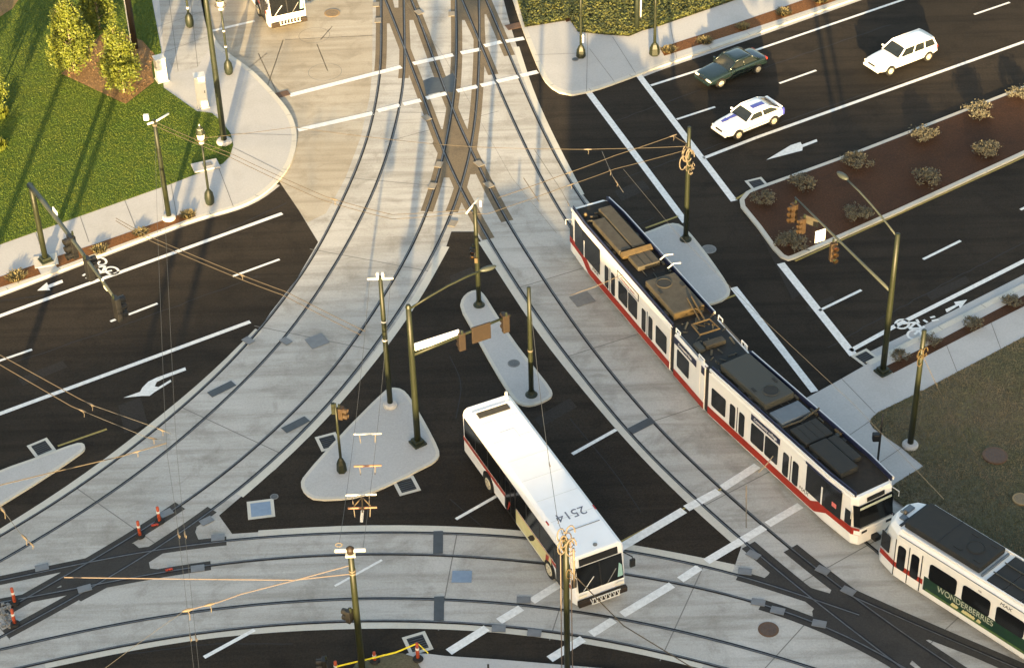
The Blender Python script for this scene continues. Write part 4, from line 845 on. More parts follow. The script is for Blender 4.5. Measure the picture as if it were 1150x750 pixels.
def dome(x, y, s, lb, name='median_shrub', z=.128, n=900):
    g = at(x, y, z); rng = np.random.default_rng(int(x*13+y)); t = thing(name, lb, 'shrub', g, 0)
    k = 26; a = rng.uniform(0, 6.283, k); ro = np.sqrt(rng.random(k))*.5*s; C = np.c_[ro*np.cos(a)*1.1, ro*np.sin(a), (.10+.22*np.sqrt(np.clip(1-(ro/(.55*s))**2, 0, 1))*rng.uniform(.6, 1.15, k))*s]
    P = np.repeat(C, n//k, 0)+rng.normal(0, 1, (n//k*k, 3))*np.array([.085, .085, .06])*s; P[:, 2] = np.abs(P[:, 2])+.01; q = len(P)
    nr = rng.normal(0, 1, (q, 3)); nr /= np.linalg.norm(nr, axis=1)[:, None]; u = np.cross(nr, rng.normal(0, 1, (q, 3))); u /= np.linalg.norm(u, axis=1)[:, None]; v = np.cross(nr, u); w_ = rng.uniform(.03, .075, q)[:, None]*s
    V = np.stack([P-u*w_, P-v*w_*.45, P+u*w_, P+v*w_*.45], 1).reshape(-1, 3); me = bpy.data.meshes.new('foliage'); me.from_pydata(V.tolist(), [], np.arange(q*4).reshape(q, 4).tolist()); me.materials.append(M['shrub'])
    o = bpy.data.objects.new('foliage', me); COL.objects.link(o); o.parent = t
    b = MB()
    for i in range(14):
        c = C[i % k]*rng.uniform(.8, 1.35); b.tube([(0, 0, 0), tuple(c*.5), tuple(c)], [.014, .01, .004], 4)
    b.build('twigs', M['twig'], t)
for x, y, s, lb in ((18, 312, 1.25, 'dry pale grass clump in the rust mulch left of the signal pole base'), (112, 281, 1.0, 'dry pale grass clump under the mast arm by the bicycle symbol'), (158, 262, 1.0, 'dry pale grass clump midway along the left mulch strip'), (211, 242, 1.0, 'dry pale grass clump at the right end of the left mulch strip'),
                 (751, 57, 1.1, 'pale grass clump beside the six-sided lamp base at the top'), (792, 47, 1.1, 'pale grass clump in the kerb strip above the dark car'), (834, 31, 1.0, 'pale grass clump in the kerb strip right of the dark car'), (880, 15, 1.2, 'pale grass clump in the sunlit kerb strip near the top edge'), (922, 1, 1.2, 'pale grass clump at the top edge in the orange kerb strip')):
    tuft(x, y, s*.8, 'drygrass', 'grass_clump', lb, None, flat=.35)
for x, y, s, lb in ((1099, 128, 1.5, 'grey shrub in the median nearest the right edge, upper row'), (1038, 155, 1.4, 'grey shrub in the median, upper row, two left of the right edge'), (963, 184, 1.45, 'grey shrub in the median at the upper kerb, above the lamp head'), (1108, 171, 1.45, 'grey shrub in the median nearest the right edge, lower row'), (899, 209, 1.4, 'grey shrub in the median at the tip of the signal arm'),
                 (858, 226, 1.2, 'grey shrub in the rounded tip of the median'), (1040, 203, 1.4, 'grey shrub in the middle of the median against the lower kerb'), (963, 243, 1.35, 'grey shrub in the median between the lamp arm and signal arm'), (890, 277, 1.55, 'grey shrub in the lower corner of the median by the stop line'), (1145, 108, 1.2, 'grey shrub in the median cut by the right edge')):
    dome(x, y, s, lb)
for x, y, s, lb in ((1012, 402, 1.0, 'low grey clump in the right mulch strip beside the signal pole'), (1046, 384, 1.0, 'low grey clump in the right mulch strip beside the bicycle symbol'), (1092, 366, 1.1, 'low grey clump in the right mulch strip below the straight arrow'), (1135, 341, 1.1, 'low grey clump in the right mulch strip near the right edge')):
    dome(x, y, s*.85, lb, 'low_shrub')

def scatter(name, poly, n, m, lo, hi, z, w=.05, leaf=False, seed=1, z1=None):
    rng = np.random.default_rng(seed)
    P = np.array([(p[0], p[1]) for p in ats(poly, z)])
    mn, mx = P.min(0), P.max(0); Q = rng.uniform(mn, mx, (n*3, 2))
    ins = np.zeros(len(Q), bool); j = len(P)-1
    for i in range(len(P)):
        c = ((P[i, 1] > Q[:, 1]) != (P[j, 1] > Q[:, 1])) & (Q[:, 0] < (P[j, 0]-P[i, 0])*(Q[:, 1]-P[i, 1])/(P[j, 1]-P[i, 1]+1e-12)+P[i, 0]); ins ^= c; j = i
    Q = Q[ins][:n]; k = len(Q)
    a = rng.uniform(0, 6.283, k); hh_ = rng.uniform(lo, hi, k); ww = rng.uniform(.6, 1.3, k)*w; ln = rng.uniform(-.6, .6, (k, 2))*hh_[:, None]
    zb = np.full(k, z) if z1 is None else rng.uniform(z, z1, k)
    d = np.c_[np.cos(a), np.sin(a)]*ww[:, None]
    if leaf:
        til = rng.uniform(-.5, .5, (k, 2)); e = np.c_[-np.sin(a), np.cos(a)]*ww[:, None]
        V = np.stack([np.c_[Q-d, zb-til[:, 0]*ww], np.c_[Q-e*.6, zb+til[:, 1]*ww], np.c_[Q+d, zb+til[:, 0]*ww], np.c_[Q+e*.6, zb-til[:, 1]*ww]], 1).reshape(-1, 3); nv = 4
    else:
        V = np.stack([np.c_[Q-d, zb], np.c_[Q+d, zb], np.c_[Q+ln, zb+hh_]], 1).reshape(-1, 3); nv = 3
    me = bpy.data.meshes.new(name); me.from_pydata(V.tolist(), [], np.arange(k*nv).reshape(k, nv).tolist()); me.materials.append(M[m])
    o = bpy.data.objects.new(name, me); COL.objects.link(o); stuff(o); return o
NWL = [(-90, -50), (160, -50), (170.7, 0), (181, 56), (180, 75), (173, 62), (160, 46), (120, 33), (69, 83), (141, 117), (173, 94), (184, 98.7), (221, 125), (238, 127), (250, 138), (259, 150), (262, 163), (258, 176), (250, 184), (192, 206.7), (0, 274.7), (-90, 306)]
scatter('grass', NWL, 130000, 'blade', .02, .055, .135, .026, seed=2)
scatter('grass', [(1150, 378), (1036.7, 438), (1000, 456), (985, 463.5), (978, 470), (977, 475), (981, 481), (1012.7, 503), (1036.7, 523.3), (1006, 542), (995, 552), (1040, 588), (1150, 668), (1260, 700), (1260, 318)], 60000, 'bladedry', .03, .09, .13, .03, seed=3)
scatter('ground_cover_leaves', [(560, -60), (578.7, -8), (589.5, 30.7), (640, 22.7), (649, 36), (678, 39), (706.7, 41), (722, 34.5), (736, 31), (780, 16), (826.7, 0), (930, -40), (930, -60)], 52000, 'ivy', .1, .3, .14, .075, True, 4, .36)
scatter('bark_mulch', [(69, 83), (120, 33), (160, 46), (174, 62), (170, 72), (173, 92), (141, 117)], 5000, 'mulch_light', .02, .06, .15, .04, True, 5, .19)

def tree(base, h, rad, z0, lb, seed, m='leaf', n=10500, name='young_tree', grp=None):
    g = at(base[0], base[1], .14); t = thing(name, lb, 'tree', g, 0, grp); rng = np.random.default_rng(seed)
    tr = MB(); tr.tube([(0, 0, 0), (.02, .0, z0), (.0, .03, h*.6), (0, 0, h*.93)], [.075, .06, .04, .012], 8); tr.build('trunk', M['bark'], t, smooth=True)
    lm = MB()
    for i in range(16):
        z = z0+(h-z0)*(.04+.75*i/16); a = i*2.4; r = rad*(1-.8*(z-z0)/(h-z0))*.8
        lm.tube([(0, 0, z), (r*.5*math.cos(a), r*.5*math.sin(a), z+.35), (r*math.cos(a), r*math.sin(a), z+.85)], [.025, .016, .006], 5)
    lm.build('branches', M['bark'], t)
    # leaf clumps through an egg shaped crown with gaps
    k = 150
    zc = rng.beta(1.5, 1.9, k); ac = rng.uniform(0, 6.283, k)
    prof = np.sin(np.pi*np.clip(zc*.78+.21, 0, 1))**.7*(1-.5*zc)
    rc = rad*prof*rng.uniform(.45, 1.05, k)
    C = np.c_[rc*np.cos(ac), rc*np.sin(ac), z0-.15+zc*(h-z0)]
    per = n//k
    P = np.repeat(C, per, 0)+rng.normal(0, 1, (k*per, 3))*np.array([.14, .14, .19])
    q = len(P); nrm = rng.normal(0, 1, (q, 3)); nrm /= np.linalg.norm(nrm, axis=1)[:, None]
    u = np.cross(nrm, rng.normal(0, 1, (q, 3))); u /= np.linalg.norm(u, axis=1)[:, None]; v = np.cross(nrm, u)
    s = rng.uniform(.05, .10, q)[:, None]
    V = np.stack([P-u*s, P-v*s*.55, P+u*s, P+v*s*.55], 1).reshape(-1, 3)
    me = bpy.data.meshes.new('crown'); me.from_pydata(V.tolist(), [], np.arange(q*4).reshape(q, 4).tolist()); me.materials.append(M[m]); me.materials.append(M['leaf2'])
    me.polygons.foreach_set('material_index', (rng.random(q) < .25).astype(int).tolist())
    o = bpy.data.objects.new('crown', me); COL.objects.link(o); o.parent = t
    return t
tree((84, 80), 5.6, 1.55, .85, 'young tree with yellow-green cone crown on the lawn left of the bark bed', 11, n=12500)
tree((139.5, 104), 5.0, 1.35, .65, 'young tree with yellow-green crown standing in the bark bed', 12)
tree((112, 33), 5.0, 1.2, .6, 'darker young tree behind the bark bed, crown cut by the top edge', 13)
tree((-12, 132), 6.4, 1.7, 1.2, 'young tree at the left edge of the lawn beyond the frame', 14)
tree((-70, 150), 6.0, 1.3, .8, 'larger young tree far left beyond the frame', 15)
tuft(1, 131, .9, 'leaf', 'flower_shrub', 'small yellow-green shrub at the left edge of the lawn, the upper one', None, .135, 200, 1.0)
tuft(-1, 167, .9, 'leaf', 'flower_shrub', 'small red-tinged shrub at the left edge of the lawn, the lower one', None, .135, 200, 1.0)

# lamp posts that stand just outside the frame
for (x, y), d, hh_, lb in (((61, 310), 25, 8.5, 'lamp post beyond the left edge of the frame, nearer the left road'), ((202, 257), 44, 9.6, 'wire pole below the bottom edge of the frame, the left one'), ((237, 247), 45, 9.6, 'wire pole below the bottom edge of the frame, the right one'), ((35, 180), 28, 9.0, 'lamp post beyond the left edge of the frame, nearer the lawn')):
    g = at(x, y); q = thing('street_lamp', lb, 'street lamp', (g[0]-.045*d, g[1]-d, .0)); MB().tube([(0, 0, 0), (0, 0, hh_)], [.22, .17], 12).build('shaft', M['polegreen'], q, smooth=True); MB().lathe([(.3, 0), (.32, .3), (.2, .5)], 12).build('base', M['poledark'], q); MB().lathe([(.12, hh_), (.26, hh_+.2), (.2, hh_+.7), (.03, hh_+.9)], 12).build('lantern', M['lamp'], q)
# ------------------------------------------------------------------ vehicles
def rrect(x0, x1, z0, z1, c=.1, cb=None):
    cb = c if cb is None else cb
    out = []
    for cx, cz, r, a0 in ((x1-cb, z0+cb, cb, -90), (x1-c, z1-c, c, 0), (x0+c, z1-c, c, 90), (x0+cb, z0+cb, cb, 180)):
        out += [(cx+r*math.cos(R(a0+k*30)), cz+r*math.sin(R(a0+k*30))) for k in range(4)]
    return out
def sides(fn):
    for s in (1, -1): fn(s)
def plate(name, pts, y, m, parent, t=.014, side=1):
    b = MB(); b.xz(pts, y*side, t*side); return b.build(name, M[m] if isinstance(m, str) else m, parent)
def wheel(parent, x, y, r, w, name='wheel', rim='rim', part=True):
    o = MB().disc((0, 0, 0), r, 'y', w, 20).build(name, M['rubber'], parent, bevel=.02); o.location = (x, y, r)
    sg = 1 if y > 0 else -1
    b = MB(); b.lathe([(r*.64, 0), (r*.6, .02), (r*.3, .01), (r*.18, .035)], 16); k = b.build('rim', M[rim], o); k.rotation_euler = (R(-90)*sg, 0, 0); k.location = (0, sg*w/2, 0)
    q = MB()
    for i in range(5): a = i*1.2566; q.box((r*.4*math.cos(a), sg*(w/2+.022), r*.4*math.sin(a)), (r*.11, .006, r*.11))
    q.build('rim_hole', M['black'], o)

def side_text(txt, size, x, z, y, side, m, parent, xs=1., name='lettering', shear=0):
    """lettering on a side wall"""
    if side > 0: Mx = Matrix.Translation((x, y, z)) @ Matrix.Rotation(math.pi, 4, 'Z') @ Matrix.Rotation(math.pi/2, 4, 'X')
    else: Mx = Matrix.Translation((x, -y, z)) @ Matrix.Rotation(math.pi/2, 4, 'X')
    return text_obj(name, txt, size, M[m], parent, Mx, shear, .003, xs)

M['numgrey'] = mat('faded_lettering', (.06,.065,.10), .6, (.25,.25,.27), 9., .8)
# ---- city bus
def make_bus(label, loc, rz, number=None, advert=True, L=12.0):
    root = thing('city_bus', label, 'bus', loc, rz); W = 1.29; Ht = 3.0
    def ring(x, w, zb, zt, rake=0):
        P = [(-w, zb), (-w, zt-.32), (-w+.07, zt-.12), (-w+.24, zt), (w-.24, zt), (w-.07, zt-.12), (w, zt-.32), (w, zb)]
        return [(x-rake*max(0, z-1.1)/1.9, y, z) for y, z in P]
    b = MB(); b.loft([ring(-L/2, W-.12, .5, Ht-.05, -.18), ring(-L/2+.12, W, .36, Ht), ring(L/2-.35, W, .36, Ht, .12), ring(L/2-.05, W-.10, .40, Ht-.02, .38)])
    body = b.build('body', M['buswhite'], root, bevel=.03)
    sides(lambda s: plate('window_band', rrect(-L/2+.25, L/2-.55, 1.38, 2.58, .12), W+.001, 'glass', root, side=s))
    for s in (1, -1):
        for x in np.linspace(-L/2+1.5, L/2-2.2, 7): plate('window_post', [(x, 1.40), (x+.07, 1.40), (x+.07, 2.56), (x, 2.56)], W+.012, 'black', root, .006, s)
        plate('red_stripe', [(-L/2+.1, 1.10), (L/2-.5, 1.10), (L/2-.5, 1.32), (-L/2+.1, 1.32)], W+.002, 'busred', root, .008, s)
        if advert:
            a = plate('advert_panel', rrect(-1.2, L/2-2.4, .50, 1.30, .02), W+.012, 'adyellow', root, .012, s)
            q = MB()
            for i in range(6): q.xz([(-1.25+.18*i, .52), (-1.13+.18*i, .52), (-1.05+.2*i, 1.30), (-1.2+.2*i, 1.30)], (W+.026)*s, .008*s)
            q.build('advert_stripes', M['black'], a)
            q = MB(); q.xz([(-1.0+.05, .6), (-.9, .6), (-.6, 1.2), (-.75, 1.28)], (W+.036)*s, .004*s); q.xz([(L/2-3.0, .6), (L/2-2.75, .6), (L/2-2.6, 1.28), (L/2-2.9, 1.2)], (W+.026)*s, .008*s); q.build('advert_mark', M['busred'], a)
            q = MB(); q.xz([(1.2, .62), (1.45, .6), (1.8, .9), (2.0, 1.2), (1.75, 1.22), (1.45, .95)], (W+.026)*s, .008*s); q.build('advert_figure', M['signbrown'], a)
        plate('skirt', [(-L/2+.2, .33), (L/2-.4, .33), (L/2-.4, .44), (-L/2+.2, .44)], W-.03, 'black', root, .02, s)
        for x in (-L/2+2.9, L/2-2.6):
            pts = [(x+.62*math.cos(a), max(.36, .5+.62*math.sin(a))) for a in np.linspace(0, math.pi, 13)]; plate('wheel_arch', [(x+.62, .345)]+pts+[(x-.62, .345)], W+.004, 'black', root, .012, s)
            wheel(root, x, (W-.10)*s, .48, .29)
    # doors on the right-hand side
    for x in (L/2-1.35, -.6):
        d = plate('door', rrect(x-.55, x+.55, .42, 2.5, .04), W+.016, 'black', root, .012, -1); plate('door_glass', rrect(x-.48, x-.05, .6, 2.4, .05), W+.03, 'glass', d, .006, -1); plate('door_glass', rrect(x+.05, x+.48, .6, 2.4, .05), W+.03, 'glass', d, .006, -1)
    # front
    xf = L/2-.05
    def fr(name, pts, m, pr=.0, parent=root, t=.02):
        q = MB(); n = len(pts); P = []
        for k in (0, t):
            P += [(xf+pr+k-.38*max(0, z-1.1)/1.9, y, z) for y, z in pts]
        q._add(P, [tuple(range(n-1, -1, -1)), tuple(range(n, 2*n))]+[(i, (i+1) % n, n+(i+1) % n, n+i) for i in range(n)]); return q.build(name, M[m], parent)
    ws = fr('windshield', [(-1.12, 1.15), (1.12, 1.15), (1.12, 2.42), (-1.12, 2.42)], 'glass', .005)
    fr('divider', [(-.03, 1.17), (.03, 1.17), (.03, 2.4), (-.03, 2.4)], 'black', .028, ws, .01); fr('wiper', [(-.9, 1.2), (-.86, 1.2), (-.3, 1.75), (-.34, 1.77)], 'white', .03, ws, .012); fr('wiper', [(.3, 1.2), (.34, 1.2), (.8, 1.75), (.76, 1.77)], 'grey', .03, ws, .012)
    fr('tinted_corner', [(.82, 1.3), (1.08, 1.3), (1.08, 1.85), (.95, 2.0)], 'gblue', .03, ws, .008)
    ds = fr('destination_sign', [(-.95, 2.48), (.95, 2.48), (.95, 2.82), (-.95, 2.82)], 'black', .004)
    for y in (-.92, .92): fr('headlight', [(y-.2, .78), (y+.2, .78), (y+.2, .98), (y-.2, .98)], 'lamp', .004)
    q = MB(); q.box((L/2+.07, 0, .58), (.22, 2.42, .3)); q.build('bumper', M['signbrown'], root, bevel=.04)
    q = MB()
    for y in np.linspace(-.65, .65, 7): q.tube([(L/2+.15, y, .75), (L/2+.42, y, .7), (L/2+.44, y, 1.05)], .022, 6)
    q.tube([(L/2+.42, -.7, .7), (L/2+.42, .7, .7)], .025, 6); q.tube([(L/2+.44, -.7, 1.05), (L/2+.44, .7, 1.05)], .025, 6); q.build('bike_rack', M['white'], root)
    for s in (1, -1):
        q = MB(); q.tube([(L/2-.2, 1.15*s, 2.55), (L/2+.15, 1.42*s, 2.45), (L/2+.15, 1.45*s, 2.25)], .03, 7); q.box((L/2+.13, 1.45*s, 2.05), (.12, .24, .42)); q.build('mirror', M['black'], root, bevel=.02)
    # roof
    q = MB(); q.box((-L/2+.95, -.05, Ht+.012), (.42, 1.62, .024)); q.build('roof_vent', M['roofunit'], root); q = MB(); q.prism([(-L/2+.62, -1.02), (-L/2+.72, -1.02), (-L/2+.72, .95), (-L/2+.62, .95)], Ht, Ht+.03); q.build('vent_lip', M['buswhite'], root)
    q = MB(); q.box((-L/2+2.9, -.1, Ht+.006), (.75, .75, .012)); q.build('roof_hatch', M['buswhite'], root, bevel=.015)
    q = MB(); q.tube([(-L/2+.3, .95, Ht-.1), (-L/2+.28, .95, Ht+.32)], .07, 8); q.build('exhaust', M['white'], root)
    for s in (1, -1): q = MB(); q.box((L/2-3.0, 1.17*s, Ht-.1), (.28, .06, .1)); q.build('marker_light', M['tail'], root)
    q = MB(); q.tube([(L/2-2.05, y, Ht+.012+.0*(y)) for y in np.linspace(-.95, .95, 9)], .018, 6); q.build('roof_seam', M['grey'], root)
    q = MB(); q.lathe([(.1, 0), (.1, .06), (.02, .1)], 10, (L/2-.75, .05, Ht-.02)); q.build('roof_beacon', M['grey'], root)
    for x in np.arange(-L/2+1.6, L/2-2.4, 1.5): q = MB(); q.box((x, 0, Ht+.002), (.022, 2.06, .006)); q.build('roof_joint', M['box'], root)
    if number:
        Mx = Matrix.Translation((L/2-3.0, 0, Ht+.004)) @ Matrix.Rotation(R(-90), 4, 'Z')
        text_obj('roof_number', number, .74, M['numgrey'], root, Mx, 0, .003, 1.0)
    for y in (-.95, .95):
        q = MB(); q.box((-L/2-.02, y, 1.3), (.05, .18, .4)); q.build('tail_light', M['tail'], root)
    return root
u = np.array([.414, -.91]); rzb = math.atan2(u[1], u[0])
c = np.array([-1.35, 75.62]) + u*6.0
make_bus('long white city bus with the number 2514 on its roof, turning across the lower tracks', (c[0], c[1], .02), rzb, '2514')
f = np.array([-13.75, 117.4]); u2 = np.array([.36, -.933]); c = f - u2*6.15
make_bus('white bus with a red stripe stopped at the crosswalk, cut by the top edge', (c[0], c[1], .02), math.atan2(u2[1], u2[0]), None, False)

# ---- light rail vehicle
TW_ = 1.30
def wfun(L, nose):
    def w(x):
        if not nose or x < L-2.0: return TW_
        if x < L-.2: return TW_ - .12*(x-(L-2.0))/1.8
        return TW_ - .12 - .24*min(1, (x-(L-.2))/.32)
    return w
def spanel(name, xs, lo, hi, w, side, m, parent, pr=.01, t=.01):
    """band along a car side between heights lo(x) and hi(x)"""
    b = MB(); n = len(xs)
    for k in (pr, pr+t):
        b.v += [(x, (w(x)+k)*side, lo(x)) for x in xs] + [(x, (w(x)+k)*side, hi(x)) for x in xs]
    for i in range(n-1):
        b.f += [(i, i+1, n+i+1, n+i), (2*n+i, 3*n+i, 3*n+i+1, 2*n+i+1), (n+i, n+i+1, 3*n+i+1, 3*n+i), (i, 2*n+i, 2*n+i+1, i+1)]; b.m += [0]*4
    b.f += [(0, n, 3*n, 2*n), (n-1, 3*n-1, 4*n-1, 2*n-1)]; b.m += [0, 0]
    return b.build(name, M[m], parent)
def swin(name, x0, x1, z0, z1, w, side, parent, m='glass', pr=.012, t=.012, c=.09):
    b = MB(); P = rrect(x0, x1, z0, z1, c); n = len(P)
    b.v = [(x, (w(x)+pr)*side, z) for x, z in P] + [(x, (w(x)+pr+t)*side, z) for x, z in P]
    b.f = [tuple(range(n)), tuple(range(2*n-1, n-1, -1))] + [(i, n+i, n+(i+1) % n, (i+1) % n) for i in range(n)]; b.m = [0]*len(b.f)
    return b.build(name, M[m], parent)
ZT = 3.08
def tram_body(name, x0, L, nose, parent, m='tramwhite', zb=.34):
    w = wfun(L, nose)
    xs = [x0, L*.5, L-2.0, L-.2, L+.12] if nose else [x0, L]
    rings = []
    for x in xs:
        ww = w(x); P = [(-ww+.05, zb), (-ww, zb+.12), (-ww, ZT-.12), (-ww+.12, ZT), (ww-.12, ZT), (ww, ZT-.12), (ww, zb+.12), (ww-.05, zb)]
        k = (max(0, (x-(L-2.0))/2.12) if nose else 0)
        rings.append([(x - k*.30*max(0, z-1.25)/1.8 - k*.12*max(0, .9-z), y, z) for y, z in P])
    o = MB().loft(rings).build(name, M[m], parent, bevel=.02)
    return o, w
def nose_face(L, parent, ys, z0, z1, m, name, pr=.012, t=.012):
    """panel wrapped over the faceted nose"""
    def xf(y, z):
        a = abs(y); x = L+.12 - (0 if a < .94 else (a-.94)/.24*.32)
        k = max(0, (x-(L-2.0))/2.12); return x - k*.30*max(0, z-1.25)/1.8 - k*.12*max(0, .9-z)
    zs = np.linspace(z0, z1, 4); b = MB(); n = len(ys)
    for k in (pr, pr+t):
        for z in zs:
            b.v += [(xf(y, z)+k, y*(1+k*.3), z) for y in ys]
    N = n*len(zs)
    for r in range(len(zs)-1):
        for i in range(n-1):
            a = r*n+i; b.f += [(a, a+1, a+n+1, a+n), (N+a, N+a+n, N+a+n+1, N+a+1)]; b.m += [0, 0]
    for i in range(n-1):
        e = (len(zs)-1)*n+i; b.f += [(i, N+i, N+i+1, i+1), (e, e+1, N+e+1, N+e)]; b.m += [0, 0]
    for r in range(len(zs)-1):
        a = r*n; e = r*n+n-1; b.f += [(a, a+n, N+a+n, N+a), (e, N+e, N+e+n, e+n)]; b.m += [0, 0]
    return b.build(name, M[m], parent)
def unit(parent, x0, x1, y0, y1, z0, z1, m, fan=None, name='roof_unit', lines=0, bev=.05, side_m=None):
    b = MB(); b.box(((x0+x1)/2, (y0+y1)/2, (z0+z1)/2), (x1-x0, y1-y0, z1-z0)); o = b.build(name, M[m], parent, bevel=bev)
    if fan:
        q = MB(); q.lathe([(.36, 0), (.36, .03), (.3, .035), (.05, .03)], 22, (fan[0], fan[1], z1)); q.build('fan', M['roofblack'], o)
        q = MB(); q.lathe([(.40, 0), (.42, .02), (.37, .045), (.36, 0)], 22, (fan[0], fan[1], z1)); q.build('fan_ring', M[m], o)
        q = MB()
        for dx, dy, sx, sy in ((.55, .55, .4, .14), (.5, -.62, .34, .12), (-.5, -.66, .3, .14), (-.55, .62, .34, .12)):
            if x0+.2 < fan[0]+dx < x1-.2: q.box((fan[0]+dx, (y0+y1)/2+dy, z1+.012), (sx, sy, .02))
        q.build('vent_slot', M['roofblack'], o)
    for i in range(lines):
        q = MB(); y = y0+(y1-y0)*(i+1)/(lines+1); q.box(((x0+x1)/2, y, z1+.006), (x1-x0-.05, .035, .014)); q.build('roof_rib', M['roofblack'], o)
    return o
def tram_end(parent, name, L, front, seed):
    body, w = tram_body(name, 0.24, L, True, parent)
    lo = lambda x: np.interp(x, [0, L-3.0, L-2.7, L-1.9, L-1.4, L+.1], [.48, .48, .5, 1.0, 1.0, .98]); hi = lambda x: np.interp(x, [0, L-3.0, L-2.35, L+.1], [.93, .93, 1.38, 1.38])
    for s in (1, -1):
        spanel('red_stripe', [.25, L-3.2, L-3.0, L-2.7, L-2.35, L-1.9, L-1.4, L-.9, L-.4, L-.2, L+.1], lo, hi, w, s, 'tramred', body, .004, .008)
        swin('window', .55, 1.7, 1.18, 2.30, w, s, body)
        for x in (2.05, 6.25):
            d = spanel('door', [x-.12, x+1.32], lambda q: .96, lambda q: 2.52, w, s, 'tramwhite', body, .004, .012)
            swin('door_glass', x, x+.44, 1.0, 2.38, w, s, d, pr=.018, c=.12); swin('door_glass', x+.74, x+1.18, 1.0, 2.38, w, s, d, pr=.018, c=.12)
            swin('door_gap', x+.56, x+.62, .98, 2.5, w, s, d, 'black', .016, .006, .01)
        swin('window', 3.75, 4.75, 1.18, 2.36, w, s, body); swin('window', 4.85, 5.85, 1.18, 2.36, w, s, body)
        sg = swin('sign_panel', 3.7, 5.95, 2.5, 2.86, w, s, body, 'navy' if front else 'tramwhite', .012, .012, .02)
        if not front: swin('sign_frame', 3.62, 6.03, 2.44, 2.92, w, s, sg, 'signbrown', .004, .008, .02)
        side_text('Community college' if front else 'Clackamas town', .24, 4.82, 2.68, w(4)+.028, s, 'sign' if front else 'tramred', sg, .95)
        spanel('window', [8.0, 8.5, L-2.0, L-.95], lambda q: 1.30, lambda q: 2.92, w, s, 'glass', body, .012, .012)
        swin('window_post', L-2.30, L-2.2, 1.3, 2.35, w, s, body, 'tramwhite', .03, .008, .01)
        if front:
            swin('flag_sticker', L-1.55, L-1.25, 1.75, 2.0, w, s, body, 'flag', .03, .006, .01)
            spanel('navy_band', [7.9, L-2.0, L-1.0], lambda q: 2.86, lambda q: 3.0, w, s, 'navy', body, .03, .006)
        side_text('MAX', .30, L-3.55, 1.14, w(L-3)+.012, s, 'black', body, 1.1, shear=.2)
        spanel('cab_window', [L-.68, L-.25], lambda q: 1.42, lambda q: 2.25, lambda x: w(x)+.0, s, 'glass', body, .014, .012)
        for z, m_, h_, o_ in ((ZT, 'tramwhite', .16, .0), (ZT-.02, 'navy', .26, .13)):
            spanel('roof_rail', [.25, L*.5, L-2.0, L-.3], lambda q: z, lambda q: z+h_, lambda x: w(x)-.07-o_, s, m_, body, 0, .05)
        for x in (1.8, L-2.6): wheel(body, x, .72*s, .33, .14)
    nose_face(L, body, [-1.12, -.94, 0, .94, 1.12], 1.45, 2.62, 'glass', 'windshield'); nose_face(L, body, [-1.12, -.94, 0, .94, 1.12], 1.0, 1.36, 'tramred' if not front else 'tramwhite', 'nose_band', .004, .008)
    nose_face(L, body, [-.9, 0, .9], 2.38, 2.5, 'beige', 'pale_strip', .026, .006); nose_face(L, body, [-.5, 0, .5], 2.68, 2.9, 'black', 'destination_sign')  # pale strip across the top of the windshield
    for s in (1, -1):
        nose_face(L, body, [s*.55, s*.85] if s > 0 else [-.85, -.55], 1.08, 1.22, 'black', 'headlight', .016); 
        q = MB(); q.tube([(L-.5, 1.12*s, 2.6), (L-.1, 1.38*s, 2.4), (L-.1, 1.38*s, 2.1)], .025, 6); q.build('mirror', M['white'], body)
    q = MB(); q.box((L+.1, 0, .5), (.5, .35, .25)); q.build('coupler', M['black'], body, bevel=.03)
    # roof well
    q = MB(); q.prism([(.2, -1.14), (L-1.9, -1.14), (L-.48, -1.02), (L-.36, -.9), (L-.36, .9), (L-.48, 1.02), (L-1.9, 1.14), (.2, 1.14)], ZT-.02, ZT+.012); q.build('roof_deck', M['roofdark'], body)
    if front:
        unit(body, .5, 4.15, -.85, .85, ZT+.02, ZT+.42, 'roofgrey', (3.45, -.02)); unit(body, 4.5, 5.5, -.9, .8, ZT+.02, ZT+.22, 'steelblue')
        unit(body, 6.0, 7.3, -.85, .7, ZT+.02, ZT+.24, 'roofblack', lines=3); unit(body, 7.45, L-1.6, -.85, .15, ZT+.02, ZT+.32, 'roofblack'); unit(body, 7.45, L-2.1, .2, .75, ZT+.02, ZT+.26, 'roofblack')
        q = MB(); q.tube([(5.6, -1.0, ZT+.12), (5.75, 0, ZT+.18), (5.6, 1.2, ZT+.3)], .05, 8); q.build('roof_cable', M['roofunit'], body); unit(body, 7.0, 7.5, .95, 1.1, ZT+.02, ZT+.16, 'ochre', name='roof_clip')
    else:
        unit(body, .7, 3.8, -.85, .85, ZT+.02, ZT+.44, 'roofunit', (3.15, .1)); q = MB(); q.box((.69, 0, ZT+.23), (.03, 1.7, .38)); q.build('sunlit_face', M['ochre'], body)  # ochre end plate paints the yellow sunlight on that face of the unit
        unit(body, 5.15, 6.3, -.75, .55, ZT+.02, ZT+.30, 'roofunit', lines=2); q = MB(); q.box((6.5, -.05, ZT+.22), (.32, 1.75, .4), 0, 0, Matrix.Rotation(R(-28), 3, 'Y')); q.build('roof_wedge', M['ochre'], body, bevel=.02)
        unit(body, 6.75, L-2.2, .1, .82, ZT+.02, ZT+.40, 'roofunit'); unit(body, 6.75, L-1.35, -.72, .04, ZT+.02, ZT+.42, 'roofunit')
        q = MB()
        for x, y in ((L-1.6, .4), (L-1.9, .75), (L-1.4, .05)): q.tube([(x, y-.2, ZT+.1), (x+.1, y+.2, ZT+.12)], .06, 7)
        q.build('roof_fitting', M['roofunit'], body); q = MB(); q.lathe([(.08, 0), (.1, .15), (.06, .26)], 10, (L-1.25, .75, ZT+.02)); q.build('roof_horn', M['ochre'], body)
